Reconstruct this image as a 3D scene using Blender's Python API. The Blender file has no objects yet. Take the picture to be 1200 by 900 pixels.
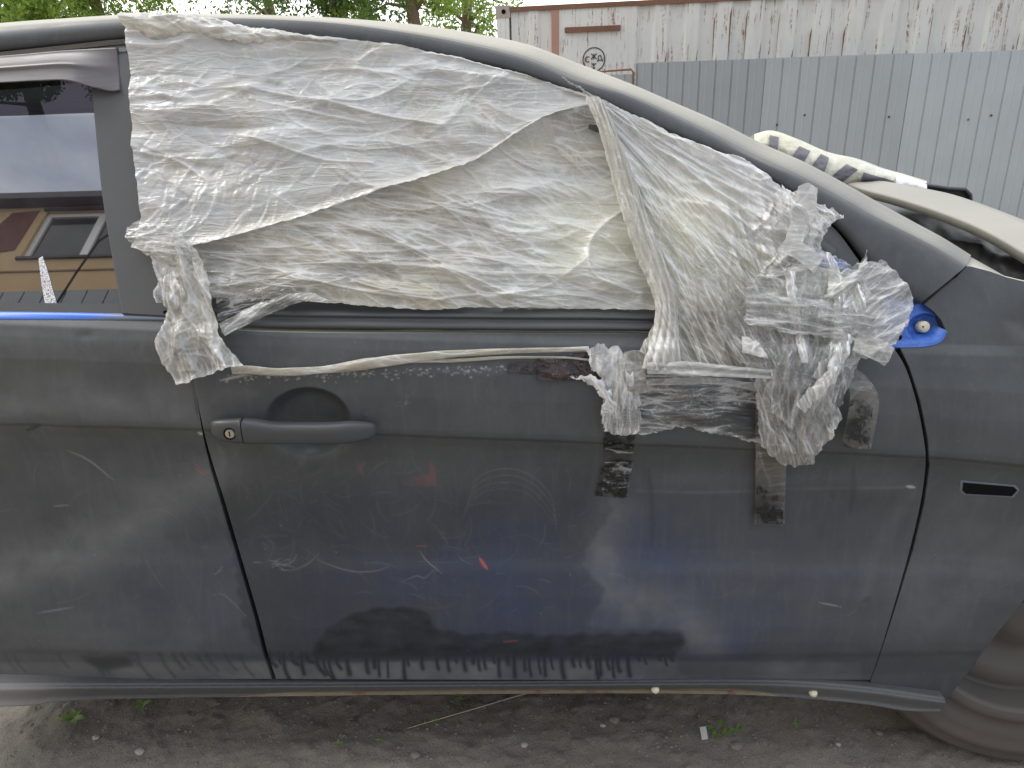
import bpy, math, random
import numpy as np
from mathutils import Matrix, Vector

random.seed(7)
RNG = np.random.default_rng(7)
SC = bpy.context.scene
COL = SC.collection

# ------------------------------------------------------------------ camera
TH = math.radians(21); RO = math.radians(1.5); FPX = 873.0
CAM = np.array([0.0, -1.08, 1.26])
_fw = np.array([0, math.cos(TH), -math.sin(TH)]); _u0 = np.array([0, math.sin(TH), math.cos(TH)]); _r0 = np.array([1.0, 0, 0])
_rt = math.cos(RO) * _r0 - math.sin(RO) * _u0
_up = math.cos(RO) * _u0 + math.sin(RO) * _r0
cd = bpy.data.cameras.new("camera"); cam = bpy.data.objects.new("camera", cd); COL.objects.link(cam)
cd.sensor_width = 36.0; cd.lens = FPX / 1200 * 36; cd.clip_start = 0.02; cd.clip_end = 2000
M = Matrix(((_rt[0], _up[0], -_fw[0], CAM[0]), (_rt[1], _up[1], -_fw[1], CAM[1]), (_rt[2], _up[2], -_fw[2], CAM[2]), (0, 0, 0, 1)))
cam.matrix_world = M
SC.camera = cam

# ------------------------------------------------------------------ light
SUN_EL = math.radians(50); SUN_AZ = math.radians(-72)     # azimuth from +Y towards +X
w = bpy.data.worlds.new("World"); SC.world = w; w.use_nodes = True
nt = w.node_tree; nt.nodes.clear()
out = nt.nodes.new("ShaderNodeOutputWorld"); bg = nt.nodes.new("ShaderNodeBackground")
sky = nt.nodes.new("ShaderNodeTexSky"); sky.sky_type = 'NISHITA'; sky.sun_disc = False
sky.sun_elevation = SUN_EL; sky.sun_rotation = SUN_AZ; sky.air_density = 1.2; sky.dust_density = 4.0
tc = nt.nodes.new("ShaderNodeTexCoord"); mp = nt.nodes.new("ShaderNodeMapping"); mp.inputs['Scale'].default_value = (1.4, 1.4, 3.2)
mp.inputs['Location'].default_value = (0.3, 0.1, 0.35)
nz = nt.nodes.new("ShaderNodeTexNoise"); nz.inputs['Scale'].default_value = 1.5; nz.inputs['Detail'].default_value = 6; nz.inputs['Roughness'].default_value = 0.55
cr = nt.nodes.new("ShaderNodeValToRGB")
cr.color_ramp.elements[0].position = 0.36; cr.color_ramp.elements[0].color = (5.0, 5.5, 6.5, 1)
cr.color_ramp.elements[1].position = 0.66; cr.color_ramp.elements[1].color = (15.2, 15.2, 15.0, 1)
mx = nt.nodes.new("ShaderNodeMix"); mx.data_type = 'RGBA'; mx.inputs['Factor'].default_value = 0.85
nt.links.new(tc.outputs['Generated'], mp.inputs['Vector']); nt.links.new(mp.outputs[0], nz.inputs['Vector'])
sxyz = nt.nodes.new("ShaderNodeSeparateXYZ"); nt.links.new(tc.outputs['Generated'], sxyz.inputs[0])
ma = nt.nodes.new("ShaderNodeMath"); ma.operation = 'MULTIPLY_ADD'; ma.inputs[1].default_value = .20
nt.links.new(sxyz.outputs['Y'], ma.inputs[0]); nt.links.new(nz.outputs['Fac'], ma.inputs[2])
nt.links.new(ma.outputs[0], cr.inputs['Fac'])
nt.links.new(sky.outputs['Color'], mx.inputs['A']); nt.links.new(cr.outputs['Color'], mx.inputs['B'])
nt.links.new(mx.outputs['Result'], bg.inputs['Color']); bg.inputs['Strength'].default_value = 0.13
nt.links.new(bg.outputs[0], out.inputs['Surface'])
sl = bpy.data.lights.new("sun", 'SUN'); sl.energy = 1.5; sl.angle = math.radians(26); sl.color = (1.0, 0.975, 0.93)
so = bpy.data.objects.new("sun", sl); COL.objects.link(so)
sd = Vector((math.cos(SUN_EL) * math.sin(SUN_AZ), math.cos(SUN_EL) * math.cos(SUN_AZ), math.sin(SUN_EL)))
so.rotation_euler = sd.to_track_quat('Z', 'Y').to_euler(); so.location = (0, 5, 12)
SC.view_settings.view_transform = 'Standard'; SC.view_settings.look = 'None'; SC.view_settings.exposure = 0.46; SC.view_settings.gamma = 1.0
SC.cycles.transparent_max_bounces = 16; SC.cycles.max_bounces = 8

# ------------------------------------------------------------------ tools: rays of the survey picture onto real surfaces
def ray(px, py):
    px = np.asarray(px, float); py = np.asarray(py, float)
    a = (px - 600) / FPX; b = -(py - 450) / FPX
    return _fw + a[..., None] * _rt + b[..., None] * _up
def on_y(px, py, y):
    d = ray(px, py); t = (y - CAM[1]) / d[..., 1]
    return CAM + np.asarray(t)[..., None] * d
def on_z(px, py, z):
    d = ray(px, py); t = (z - CAM[2]) / d[..., 2]
    return CAM + np.asarray(t)[..., None] * d
def on_plane(px, py, p0, n):
    d = ray(px, py); n = np.asarray(n, float); t = (np.dot(np.asarray(p0) - CAM, n)) / (d @ n)
    return CAM + np.asarray(t)[..., None] * d

# noise -------------------------------------------------------------
def _h(ix, iy, s):
    n = (ix.astype(np.int64) * 374761393 + iy.astype(np.int64) * 668265263 + s * 1442695041) & 0xffffffff
    n = ((n ^ (n >> 13)) * 1274126177) & 0xffffffff
    return (n ^ (n >> 16)) & 0xffffffff
def pn(x, y, s=0):
    x = np.asarray(x, float); y = np.asarray(y, float)
    x0 = np.floor(x); y0 = np.floor(y); fx = x - x0; fy = y - y0
    ux = fx * fx * fx * (fx * (fx * 6 - 15) + 10); uy = fy * fy * fy * (fy * (fy * 6 - 15) + 10)
    def g(dx, dy):
        a = _h(x0 + dx, y0 + dy, s) / 4294967295.0 * 2 * math.pi
        return np.cos(a) * (fx - dx) + np.sin(a) * (fy - dy)
    a = g(0, 0) * (1 - ux) + g(1, 0) * ux; b = g(0, 1) * (1 - ux) + g(1, 1) * ux
    return (a * (1 - uy) + b * uy) * 1.5
def fbm(x, y, s=0, o=4, r=0.5):
    v = 0; a = 1; t = 0
    for i in range(o):
        v = v + a * pn(x * 2 ** i + 17.3 * i, y * 2 ** i - 9.1 * i, s + i); t += a; a *= r
    return v / t
def sst(a, b, x):
    t = np.clip((x - a) / (b - a), 0, 1); return t * t * (3 - 2 * t)

# curves -------------------------------------------------------------
def curve(pts, n, smooth=True):
    """n points evenly along a polyline (Catmull-Rom rounded)"""
    p = np.asarray(pts, float)
    if smooth and len(p) > 2:
        e = np.vstack([2 * p[0] - p[1], p, 2 * p[-1] - p[-2]]); o = []
        t = np.linspace(0, 1, 12, endpoint=False)[:, None]
        for i in range(1, len(e) - 2):
            a, b, c, d = e[i - 1], e[i], e[i + 1], e[i + 2]
            o.append(0.5 * ((2 * b) + (c - a) * t + (2 * a - 5 * b + 4 * c - d) * t ** 2 + (3 * b - a - 3 * c + d) * t ** 3))
        p = np.vstack(o + [p[-1:]])
    s = np.r_[0, np.cumsum(np.linalg.norm(np.diff(p, axis=0), axis=1))]
    u = np.linspace(0, s[-1], n)
    return np.stack([np.interp(u, s, p[:, k]) for k in range(p.shape[1])], -1)
def coons(T, B, L, R, step=1.0, smooth=True):
    """px,py grid, rows top->bottom. T,B run left->right; L,R run top->bottom"""
    def ln(p): return np.linalg.norm(np.diff(np.asarray(p, float), axis=0), axis=1).sum()
    nu = max(3, int(max(ln(T), ln(B)) / step)); nv = max(3, int(max(ln(L), ln(R)) / step))
    T, B = curve(T, nu, smooth), curve(B, nu, smooth); L, R = curve(L, nv, smooth), curve(R, nv, smooth)
    u = np.linspace(0, 1, nu)[None, :, None]; v = np.linspace(0, 1, nv)[:, None, None]
    P = (1 - v) * T[None] + v * B[None] + (1 - u) * L[:, None] + u * R[:, None] \
        - ((1 - u) * (1 - v) * T[0] + u * (1 - v) * T[-1] + (1 - u) * v * B[0] + u * v * B[-1])
    return P[..., 0], P[..., 1]

# mesh makers -------------------------------------------------------------
def link(name, me, mat=None, parent=None, smooth=True, label=None, cat=None, group=None, kind=None):
    o = bpy.data.objects.new(name, me); COL.objects.link(o)
    if mat: me.materials.append(mat)
    if smooth and len(me.polygons): me.polygons.foreach_set('use_smooth', np.ones(len(me.polygons), bool))
    if parent is not None: o.parent = parent; o.matrix_parent_inverse = Matrix()
    if parent is not None: o.location = Vector((0, 0, 0)) - wloc(parent)
    tag(o, label, cat, group, kind)
    return o
def wloc(o):
    v = Vector((0, 0, 0))
    while o is not None: v += o.location; o = o.parent
    return v
def tag(o, label=None, cat=None, group=None, kind=None):
    if label: o['label'] = label
    if cat: o['category'] = cat
    if group: o['group'] = group
    if kind: o['kind'] = kind
    return o
def thing(name, label, cat, loc=(0, 0, 0), group=None):
    o = bpy.data.objects.new(name, None); COL.objects.link(o); o.location = loc; o.empty_display_size = 0.1
    return tag(o, label, cat, group)
def fast_mesh(name, V, Q, attrs=None, uv=None):
    V = np.asarray(V, np.float32).reshape(-1, 3); Q = np.asarray(Q, np.int32); k = Q.shape[1]
    me = bpy.data.meshes.new(name)
    me.vertices.add(len(V)); me.vertices.foreach_set('co', V.ravel())
    me.loops.add(Q.size); me.loops.foreach_set('vertex_index', Q.ravel())
    me.polygons.add(len(Q)); me.polygons.foreach_set('loop_start', np.arange(0, Q.size, k, dtype=np.int32))
    try: me.polygons.foreach_set('loop_total', np.full(len(Q), k, np.int32))
    except Exception: pass
    me.update(calc_edges=True)
    if attrs:
        for n, a in attrs.items():
            at = me.attributes.new(n, 'FLOAT_COLOR', 'POINT'); c = np.ones((len(V), 4), np.float32); c[:, :3] = a.reshape(-1, 3)
            at.data.foreach_set('color', c.ravel())
    if uv is not None:
        at = me.attributes.new('pxuv', 'FLOAT_VECTOR', 'POINT'); c = np.zeros((len(V), 3), np.float32); c[:, :2] = uv.reshape(-1, 2)
        at.data.foreach_set('vector', c.ravel())
    return me
def gridq(nv, nu):
    i = np.arange(nv - 1)[:, None] * nu + np.arange(nu - 1)[None]
    return np.stack([i, i + nu, i + nu + 1, i + 1], -1).reshape(-1, 4)
def pad(a, n=1):
    return np.pad(a, [(n, n), (n, n)] + [(0, 0)] * (a.ndim - 2), mode='edge')
def grid_obj(name, P, mat, parent, attrs=None, uv=None, fold=0.0, fold_dir=(0, 1, 0), **k):
    if fold > 0:
        P = pad(P, 2); nv, nu = P.shape[:2]
        m = np.zeros((nv, nu)); m[:1] = m[-1:] = 1; m[:, :1] = m[:, -1:] = 1
        m2 = np.zeros((nv, nu)); m2[1:2] = m2[-2:-1] = 1; m2[:, 1:2] = m2[:, -2:-1] = 1
        P = P + np.asarray(fold_dir) * (m * fold + m2 * (1 - m) * 0.0025)[..., None]
        if attrs: attrs = {n: pad(a, 2) for n, a in attrs.items()}
        if uv is not None: uv = pad(uv, 2)
    nv, nu = P.shape[:2]
    return link(name, fast_mesh(name, P, gridq(nv, nu), attrs, uv), mat, parent, **k)
def raw(name, V, Fc, mat, parent=None, smooth=False, **k):
    me = bpy.data.meshes.new(name); me.from_pydata([tuple(map(float, v)) for v in V], [], [tuple(int(i) for i in f) for f in Fc]); me.update()
    return link(name, me, mat, parent, smooth, **k)
class MB:
    def __init__(s): s.v = []; s.f = []
    def add(s, V, Fc):
        n = len(s.v); s.v += [tuple(map(float, v)) for v in V]; s.f += [tuple(i + n for i in f) for f in Fc]; return s
    def box(s, a, b):
        x0, y0, z0 = a; x1, y1, z1 = b
        return s.add([(x0, y0, z0), (x1, y0, z0), (x1, y1, z0), (x0, y1, z0), (x0, y0, z1), (x1, y0, z1), (x1, y1, z1), (x0, y1, z1)],
                     [(0, 3, 2, 1), (4, 5, 6, 7), (0, 1, 5, 4), (1, 2, 6, 5), (2, 3, 7, 6), (3, 0, 4, 7)])
    def tube(s, pts, r, n=8, cap=True):
        pts = [Vector(p) for p in pts]; rs = r if hasattr(r, '__len__') else [r] * len(pts); V = []
        for i, p in enumerate(pts):
            d = (pts[min(i + 1, len(pts) - 1)] - pts[max(i - 1, 0)]).normalized()
            a = d.orthogonal().normalized() if i == 0 else (pa - d * pa.dot(d)).normalized()
            pa = a; b = d.cross(a)
            for k in range(n):
                t = 2 * math.pi * k / n; V.append(p + (a * math.cos(t) + b * math.sin(t)) * rs[i])
        Fc = [(i * n + k, i * n + (k + 1) % n, (i + 1) * n + (k + 1) % n, (i + 1) * n + k) for i in range(len(pts) - 1) for k in range(n)]
        if cap: Fc += [tuple(range(n - 1, -1, -1)), tuple((len(pts) - 1) * n + k for k in range(n))]
        return s.add(V, Fc)
    def lathe(s, c, ax, prof, n=48):
        """prof: (radius, offset along axis)"""
        ax = Vector(ax).normalized(); a = ax.orthogonal().normalized(); b = ax.cross(a); c = Vector(c); V = []
        for r, o in prof:
            for k in range(n):
                t = 2 * math.pi * k / n; V.append(c + ax * o + (a * math.cos(t) + b * math.sin(t)) * r)
        Fc = [(i * n + k, i * n + (k + 1) % n, (i + 1) * n + (k + 1) % n, (i + 1) * n + k) for i in range(len(prof) - 1) for k in range(n)]
        return s.add(V, Fc)
    def prism(s, poly, d):
        """closed polygon of 3d points pushed along vector d"""
        n = len(poly); V = [Vector(p) for p in poly] + [Vector(p) + Vector(d) for p in poly]
        return s.add(V, [tuple(range(n))] + [tuple(range(2 * n - 1, n - 1, -1))] + [(i, i + n, (i + 1) % n + n, (i + 1) % n) for i in range(n)])
    def obj(s, name, mat, parent=None, smooth=False, **k): return raw(name, s.v, s.f, mat, parent, smooth, **k)

# ------------------------------------------------------------------ materials
def mat(name):
    m = bpy.data.materials.new(name); m.use_nodes = True; m.node_tree.nodes.clear(); return m, m.node_tree
class N:
    """small node helper"""
    def __init__(s, name):
        s.m, s.t = mat(name); s.out = s.n('OutputMaterial')
    def n(s, typ, **k):
        x = s.t.nodes.new('ShaderNode' + typ)
        for a, b in k.items(): setattr(x, a, b)
        return x
    def l(s, a, b): s.t.links.new(a, b)
    def val(s, sock, v):
        if hasattr(v, 'links') or isinstance(v, bpy.types.NodeSocket): s.l(v, sock)
        else: sock.default_value = v
    def coord(s, scale=(1, 1, 1), kind='Object', loc=(0, 0, 0)):
        c = s.n('TexCoord'); m = s.n('Mapping'); s.l(c.outputs[kind], m.inputs['Vector']); m.inputs['Scale'].default_value = scale; m.inputs['Location'].default_value = loc
        return m.outputs[0]
    def noise(s, vec, scale=5., detail=4., rough=.5, dist=0., typ=None):
        x = s.n('TexNoise'); s.l(vec, x.inputs['Vector']); x.inputs['Scale'].default_value = scale; x.inputs['Detail'].default_value = detail
        x.inputs['Roughness'].default_value = rough; x.inputs['Distortion'].default_value = dist
        if typ:
            x.noise_type = typ
        return x.outputs['Fac']
    def ramp(s, f, stops):
        x = s.n('ValToRGB'); s.l(f, x.inputs['Fac']); e = x.color_ramp.elements
        while len(e) < len(stops): e.new(0.5)
        for k, (p, c) in enumerate(stops):
            e[k].position = p; e[k].color = (c, c, c, 1) if not hasattr(c, '__len__') else (*c, 1)
        return x.outputs['Color']
    def mix(s, f, a, b, mode='MIX'):
        x = s.n('Mix', data_type='RGBA'); x.blend_type = mode
        s.val(x.inputs['Factor'], f)
        for k, v in (('A', a), ('B', b)):
            if isinstance(v, (tuple, list)): v = (*v, 1) if len(v) == 3 else v
            s.val(x.inputs[k], v)
        return x.outputs['Result']
    def math(s, op, a, b=0.0, c=None, clamp=False):
        x = s.n('Math', operation=op); x.use_clamp = clamp; s.val(x.inputs[0], a); s.val(x.inputs[1], b)
        if c is not None: s.val(x.inputs[2], c)
        return x.outputs[0]
    def attr(s, name):
        a = s.n('Attribute'); a.attribute_name = name; sp = s.n('SeparateColor'); s.l(a.outputs['Color'], sp.inputs[0]); return sp.outputs
    def bump(s, h, strength=.3, dist=.002, nrm=None):
        b = s.n('Bump'); s.l(h, b.inputs['Height']); b.inputs['Strength'].default_value = strength; b.inputs['Distance'].default_value = dist
        if nrm is not None: s.l(nrm, b.inputs['Normal'])
        return b.outputs[0]
    def bsdf(s, color, rough=.5, metal=0., nrm=None, spec=.5, **k):
        p = s.n('BsdfPrincipled')
        if isinstance(color, (tuple, list)): color = (*color, 1) if len(color) == 3 else color
        s.val(p.inputs['Base Color'], color); s.val(p.inputs['Roughness'], rough); s.val(p.inputs['Metallic'], metal); p.inputs['Specular IOR Level'].default_value = spec
        if nrm is not None: s.l(nrm, p.inputs['Normal'])
        for a, b in k.items(): s.val(p.inputs[a.replace('_', ' ')], b)
        return p
    def done(s, sh): s.l(sh.outputs[0] if hasattr(sh, 'outputs') else sh, s.out.inputs['Surface']); return s.m

def simple(name, c, rough=.6, metal=0., var=.15, scale=30., bump=.1, bd=.002, spec=.5):
    n = N(name); co = n.coord(); f = n.noise(co, scale, 5, .6); f2 = n.noise(co, scale * .13, 3, .5)
    d = tuple(x * (1 - var) for x in c); u = tuple(min(1, x * (1 + var)) for x in c)
    col = n.mix(n.math('MULTIPLY', n.math('ADD', f, f2), .5), d, u)
    return n.done(n.bsdf(col, n.math('MULTIPLY_ADD', f, .2, rough - .1), metal, n.bump(f, bump, bd), spec))

def make_paint():
    n = N('worn_matte_grey_paint')
    co = n.coord()
    a = n.attr('m1'); b = n.attr('m2')           # m1: wet, dust, blue   m2: scratch, red, dark
    big = n.noise(co, 7, 4, .55); mid = n.noise(co, 34, 5, .6, .6); fine = n.noise(co, 420, 3, .6)
    col = n.mix(n.ramp(big, [(.3, 0.), (.7, 1.)]), (.050, .055, .060), (.078, .084, .089))
    col = n.mix(a[2], col, (.042, .060, .132))
    wv = n.math('MULTIPLY', n.ramp(mid, [(.35, 0.), (.75, 1.)]), .30)
    col = n.mix(wv, col, (.095, .097, .092))
    st = n.coord((90, 90, 9)); stn = n.noise(st, 1.0, 4, .6)
    col = n.mix(n.math('MULTIPLY', n.ramp(stn, [(.5, 0.), (.8, 1.)]), .22), col, (.14, .15, .155))
    # pale dusty tone painting the sky sheen on upward faces, plus dust patches
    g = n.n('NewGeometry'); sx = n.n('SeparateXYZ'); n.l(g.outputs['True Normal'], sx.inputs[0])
    up_sheen = n.ramp(sx.outputs['Z'], [(.80, 0.), (.95, 1.)])
    sheen_dust = n.math('MULTIPLY', up_sheen, n.math('MULTIPLY_ADD', fine, .5, .65), clamp=True)
    col = n.mix(n.math('MULTIPLY', n.math('MULTIPLY', a[1], n.math('MULTIPLY_ADD', mid, .9, .35)), 1., clamp=True), col, (.18, .186, .188))
    col = n.mix(n.math('MULTIPLY', a[0], .93, clamp=True), col, (.010, .012, .014))
    col = n.mix(sheen_dust, col, (.40, .38, .32))
    col = n.mix(n.math('MULTIPLY', n.ramp(fine, [(.6, 0.), (.72, 1.)]), .10), col, (.3, .3, .3))
    col = n.mix(b[1], col, (.42, .10, .085))
    col = n.mix(b[0], col, (.46, .46, .45))
    col = n.mix(b[2], col, (.008, .008, .009))
    r = n.math('MULTIPLY_ADD', mid, .22, .33); r = n.math('SUBTRACT', r, n.math('MULTIPLY', a[0], .12)); r = n.math('ADD', r, n.math('MULTIPLY', a[1], .25)); r = n.math('ADD', r, n.math('MULTIPLY', sheen_dust, .35), clamp=True)
    nb = n.bump(fine, .16, .0006, n.bump(mid, .10, .0012))
    return n.done(n.bsdf(col, r, 0., nb, .38))
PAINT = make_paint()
PLAIN = simple('satin_grey_plastic', (.056, .060, .064), .42, 0, .18, 60, .12, .001)
SASH = simple('dull_grey_pillar_trim', (.078, .082, .085), .5, 0, .15, 240, .2, .0006)
BLACK = simple('black_rubber', (.006, .006, .007), .8, 0, .3, 60, spec=.1)
DARKP = simple('faded_black_plastic', (.022, .021, .021), .55, 0, .3, 30, .3, .003)
def make_blue():
    n = N('grimy_blue_factory_paint'); co = n.coord(); f = n.noise(co, 60, 5, .65); g = n.noise(co, 240, 4, .7)
    c = n.mix(n.ramp(f, [(.3, 0.), (.75, 1.)]), (.03, .105, .44), (.07, .20, .68)); c = n.mix(n.math('MULTIPLY', n.ramp(g, [(.52, 0.), (.66, 1.)]), .65), c, (.03, .045, .09)); c = n.mix(n.ramp(g, [(.24, 1.), (.30, 0.)]), c, (.30, .33, .40))
    return n.done(n.bsdf(c, .4, 0, n.bump(g, .3, .001)))
BLUE = make_blue()
BLUESPRAY = None
CREAM = simple('cream_plastic_clip', (.72, .66, .50), .5, 0, .1, 80)
RUBBER = simple('dusty_tyre_rubber', (.088, .074, .064), .8, 0, .4, 22, .5, .003)
STEEL = simple('dusty_brown_wheel_steel', (.098, .090, .080), .6, .1, .35, 12, .25, .003)
HOODM = simple('dusty_pale_hood_paint', (.23, .22, .19), .55, 0, .35, 26, .2, .002)
FABRIC = simple('grey_seat_fabric', (.16, .155, .145), .85, 0, .15, 200, .3)
INTM = simple('grey_cabin_plastic', (.11, .11, .105), .6, 0, .15, 60)
LOCKM = simple('worn_lock_metal', (.52, .47, .40), .35, .8, .2, 200)

def make_glass():
    n = N('tinted_window_glass'); co = n.coord()
    sm = n.noise(co, 9, 4, .6); sp = n.noise(co, 300, 2, .5)
    gl = n.n('BsdfGlossy'); gl.inputs['Color'].default_value = (.86, .88, .93, 1); gl.inputs['Roughness'].default_value = .012
    tr = n.n('BsdfTransparent'); tr.inputs['Color'].default_value = (.03, .028, .038, 1)
    df = n.n('BsdfDiffuse'); df.inputs['Color'].default_value = (.30, .29, .31, 1)
    m1 = n.n('MixShader'); lw = n.n('LayerWeight'); lw.inputs['Blend'].default_value = .3
    n.l(n.math('MULTIPLY_ADD', lw.outputs['Facing'], .25, .24, clamp=True), m1.inputs[0]); n.l(tr.outputs[0], m1.inputs[1]); n.l(gl.outputs[0], m1.inputs[2])
    m2 = n.n('MixShader'); n.l(n.math('ADD', n.math('MULTIPLY', n.ramp(sm, [(.45, 0.), (.8, 1.)]), .10), n.math('MULTIPLY', n.ramp(sp, [(.70, 0.), (.74, 1.)]), .2)), m2.inputs[0])
    n.l(m1.outputs[0], m2.inputs[1]); n.l(df.outputs[0], m2.inputs[2])
    return n.done(m2)
GLASS = make_glass()
def make_visor():
    n = N('smoked_deflector_plastic'); co = n.coord((3, 3, 30)); f = n.noise(co, 6, 4, .6)
    p = n.bsdf(n.mix(f, (.085, .08, .085), (.17, .155, .16)), n.math('MULTIPLY_ADD', f, .3, .22), 0, n.bump(f, .05, .002)); p.inputs['Alpha'].default_value = .96
    return n.done(p)
VISOR = make_visor()
def make_flaky(name, dark=(.006, .006, .006)):
    n = N(name); co = n.coord(); f = n.noise(co, 160, 4, .6, 1.2); f2 = n.noise(co, 45, 4, .6, .8); h = n.noise(co, 600, 3, .7)
    mask = n.ramp(n.math('MULTIPLY_ADD', f2, .9, n.math('MULTIPLY', f, .25)), [(.50, 1.), (.62, 0.)])
    p = n.bsdf(n.mix(n.ramp(f, [(.63, 0.), (.68, 1.)]), dark, (.30, .29, .27)), .22, 0, n.bump(f, .9, .003)); n.val(p.inputs['Alpha'], n.math('MULTIPLY_ADD', mask, .9, .1)); return n.done(p)
FLAKY = make_flaky('flaking_black_adhesive')
def make_darktape():
    n = N('glossy_dark_tape'); co = n.coord(); f = n.noise(co, 60, 4, .6, .8); f2 = n.noise(co, 500, 2, .5)
    c = n.mix(n.ramp(f, [(.4, 0.), (.75, 1.)]), (.010, .007, .006), (.075, .042, .034)); c = n.mix(n.ramp(f2, [(.70, 0.), (.73, 1.)]), c, (.6, .6, .58))
    return n.done(n.bsdf(c, .2, 0, n.bump(f, .7, .004)))
DARKTAPE = make_darktape()

def make_film(name, white=(.57, .58, .575), tint=(.53, .49, .385), a0=.84, fine=1.0, trans=.30, rough=.17):
    """wrinkled polythene: fm = (extra opacity, dirt or negative painted glow, crease and glow whitening)"""
    n = N(name); at = n.attr('fm')
    uv = n.n('Attribute'); uv.attribute_name = 'pxuv'
    wn = n.n('TexNoise'); n.l(uv.outputs['Vector'], wn.inputs['Vector']); wn.inputs['Scale'].default_value = .03; wn.inputs['Detail'].default_value = 3
    ws = n.n('VectorMath', operation='SCALE'); n.l(wn.outputs['Color'], ws.inputs[0]); ws.inputs['Scale'].default_value = 26
    wa = n.n('VectorMath', operation='ADD'); n.l(uv.outputs['Vector'], wa.inputs[0]); n.l(ws.outputs[0], wa.inputs[1])
    def vor(scale, sx, sy, rot, feat):
        m = n.n('Mapping'); n.l(wa.outputs[0], m.inputs['Vector']); m.inputs['Scale'].default_value = (sx, sy, 1); m.inputs['Rotation'].default_value = (0, 0, rot)
        v = n.n('TexVoronoi', voronoi_dimensions='2D', feature=feat); n.l(m.outputs[0], v.inputs['Vector']); v.inputs['Scale'].default_value = scale; return v.outputs['Distance']
    def msk(scale, lo, hi, off):
        m = n.n('Mapping'); n.l(uv.outputs['Vector'], m.inputs['Vector']); m.inputs['Location'].default_value = (off, off, 0); return n.ramp(n.noise(m.outputs[0], scale, 2, .5), [(lo, 0.), (hi, 1.)])
    c1 = n.ramp(vor(.026, .7, 1.3, .25, 'DISTANCE_TO_EDGE'), [(0., 1.), (.030, 0.)]); c2 = n.ramp(vor(.060, 1.25, .8, -.5, 'DISTANCE_TO_EDGE'), [(0., 1.), (.06, 0.)]); c3 = n.ramp(vor(.13, 1.4, .8, .9, 'DISTANCE_TO_EDGE'), [(0., 1.), (.10, 0.)])
    wsum = n.math('MULTIPLY_ADD', n.math('MULTIPLY', c1, msk(.014, .42, .62, 3)), .40, n.math('MULTIPLY_ADD', n.math('MULTIPLY', c2, msk(.02, .46, .62, 40)), .34, n.math('MULTIPLY', n.math('MULTIPLY', c3, msk(.016, .50, .64, 90)), .30)))
    wq_ = n.n('VectorMath', operation='SCALE'); n.l(wn.outputs['Color'], wq_.inputs[0]); wq_.inputs['Scale'].default_value = 9
    wb = n.n('VectorMath', operation='ADD'); n.l(uv.outputs['Vector'], wb.inputs[0]); n.l(wq_.outputs[0], wb.inputs[1])
    def rdg(scale, sx, sy, rot, pw):
        m = n.n('Mapping'); n.l(wb.outputs[0], m.inputs['Vector']); m.inputs['Scale'].default_value = (sx, sy, 1); m.inputs['Rotation'].default_value = (0, 0, rot)
        f = n.noise(m.outputs[0], scale, 1., .4); return n.math('POWER', n.math('SUBTRACT', 1., n.math('MULTIPLY', n.math('ABSOLUTE', n.math('SUBTRACT', f, .5)), 13.), clamp=True), pw * .6)
    l1 = rdg(.040, .22, 1.5, .10, 3.5); l2 = rdg(.058, .22, 1.4, -.55, 3.5); l3 = rdg(.062, .25, 1.3, 1.15, 3.5); l4 = rdg(.11, .3, 1.4, .45, 3.)
    wsum = n.math('MULTIPLY_ADD', wsum, .42, n.math('MULTIPLY_ADD', n.math('MULTIPLY', l1, msk(.011, .40, .60, 140)), .46, n.math('MULTIPLY_ADD', n.math('MULTIPLY', l2, msk(.015, .42, .58, 7)), .50, n.math('MULTIPLY_ADD', n.math('MULTIPLY', l3, msk(.013, .42, .58, 77)), .50, n.math('MULTIPLY', n.math('MULTIPLY', l4, msk(.012, .42, .62, 200)), .26)))))
    wsum = n.math('MULTIPLY', wsum, fine); wh = n.math('ADD', wsum, at[2], clamp=True)
    m = n.n('Mapping'); n.l(uv.outputs['Vector'], m.inputs['Vector']); cloud = n.noise(m.outputs[0], .012, 4, .6, .3)
    m3 = n.n('Mapping'); n.l(wa.outputs[0], m3.inputs['Vector']); m3.inputs['Scale'].default_value = (.35, 1.5, 1); m3.inputs['Rotation'].default_value = (0, 0, .15); longf = n.noise(m3.outputs[0], .035, 3, .5)
    h = n.math('MULTIPLY_ADD', vor(.026, .7, 1.3, .25, 'F1'), .35, n.math('MULTIPLY_ADD', c1, .12, n.math('MULTIPLY_ADD', l4, .12, n.math('MULTIPLY_ADD', l1, .35, n.math('MULTIPLY_ADD', l2, .25, n.math('MULTIPLY_ADD', l3, .25, n.math('MULTIPLY', longf, 1.6)))))))
    dirt = n.math('MULTIPLY', at[1], n.math('MULTIPLY_ADD', cloud, 1.2, .3), clamp=True)
    col = n.mix(dirt, white, tint); col = n.mix(n.math('MULTIPLY', at[1], -1., clamp=True), col, (.88, .88, .73)); col = n.mix(wh, col, (.90, .90, .89))  # negative dirt value paints in the cream backlit glow
    nb = n.bump(h, .6, .0030 * fine)
    p = n.bsdf(col, n.math('MULTIPLY_ADD', cloud, .22, rough), 0, nb, .6)
    tl = n.n('BsdfTranslucent'); n.l(col, tl.inputs['Color']); n.l(nb, tl.inputs['Normal'])
    ms = n.n('MixShader'); ms.inputs[0].default_value = trans; n.l(p.outputs[0], ms.inputs[1]); n.l(tl.outputs[0], ms.inputs[2])
    tr = n.n('BsdfTransparent'); tr.inputs['Color'].default_value = (.97, .965, .95, 1)
    al = n.math('ADD', n.math('MULTIPLY_ADD', wh, .60, a0 - .22), n.math('ADD', at[0], n.math('MULTIPLY', n.math('SUBTRACT', cloud, .5), .8)), clamp=True)
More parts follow.
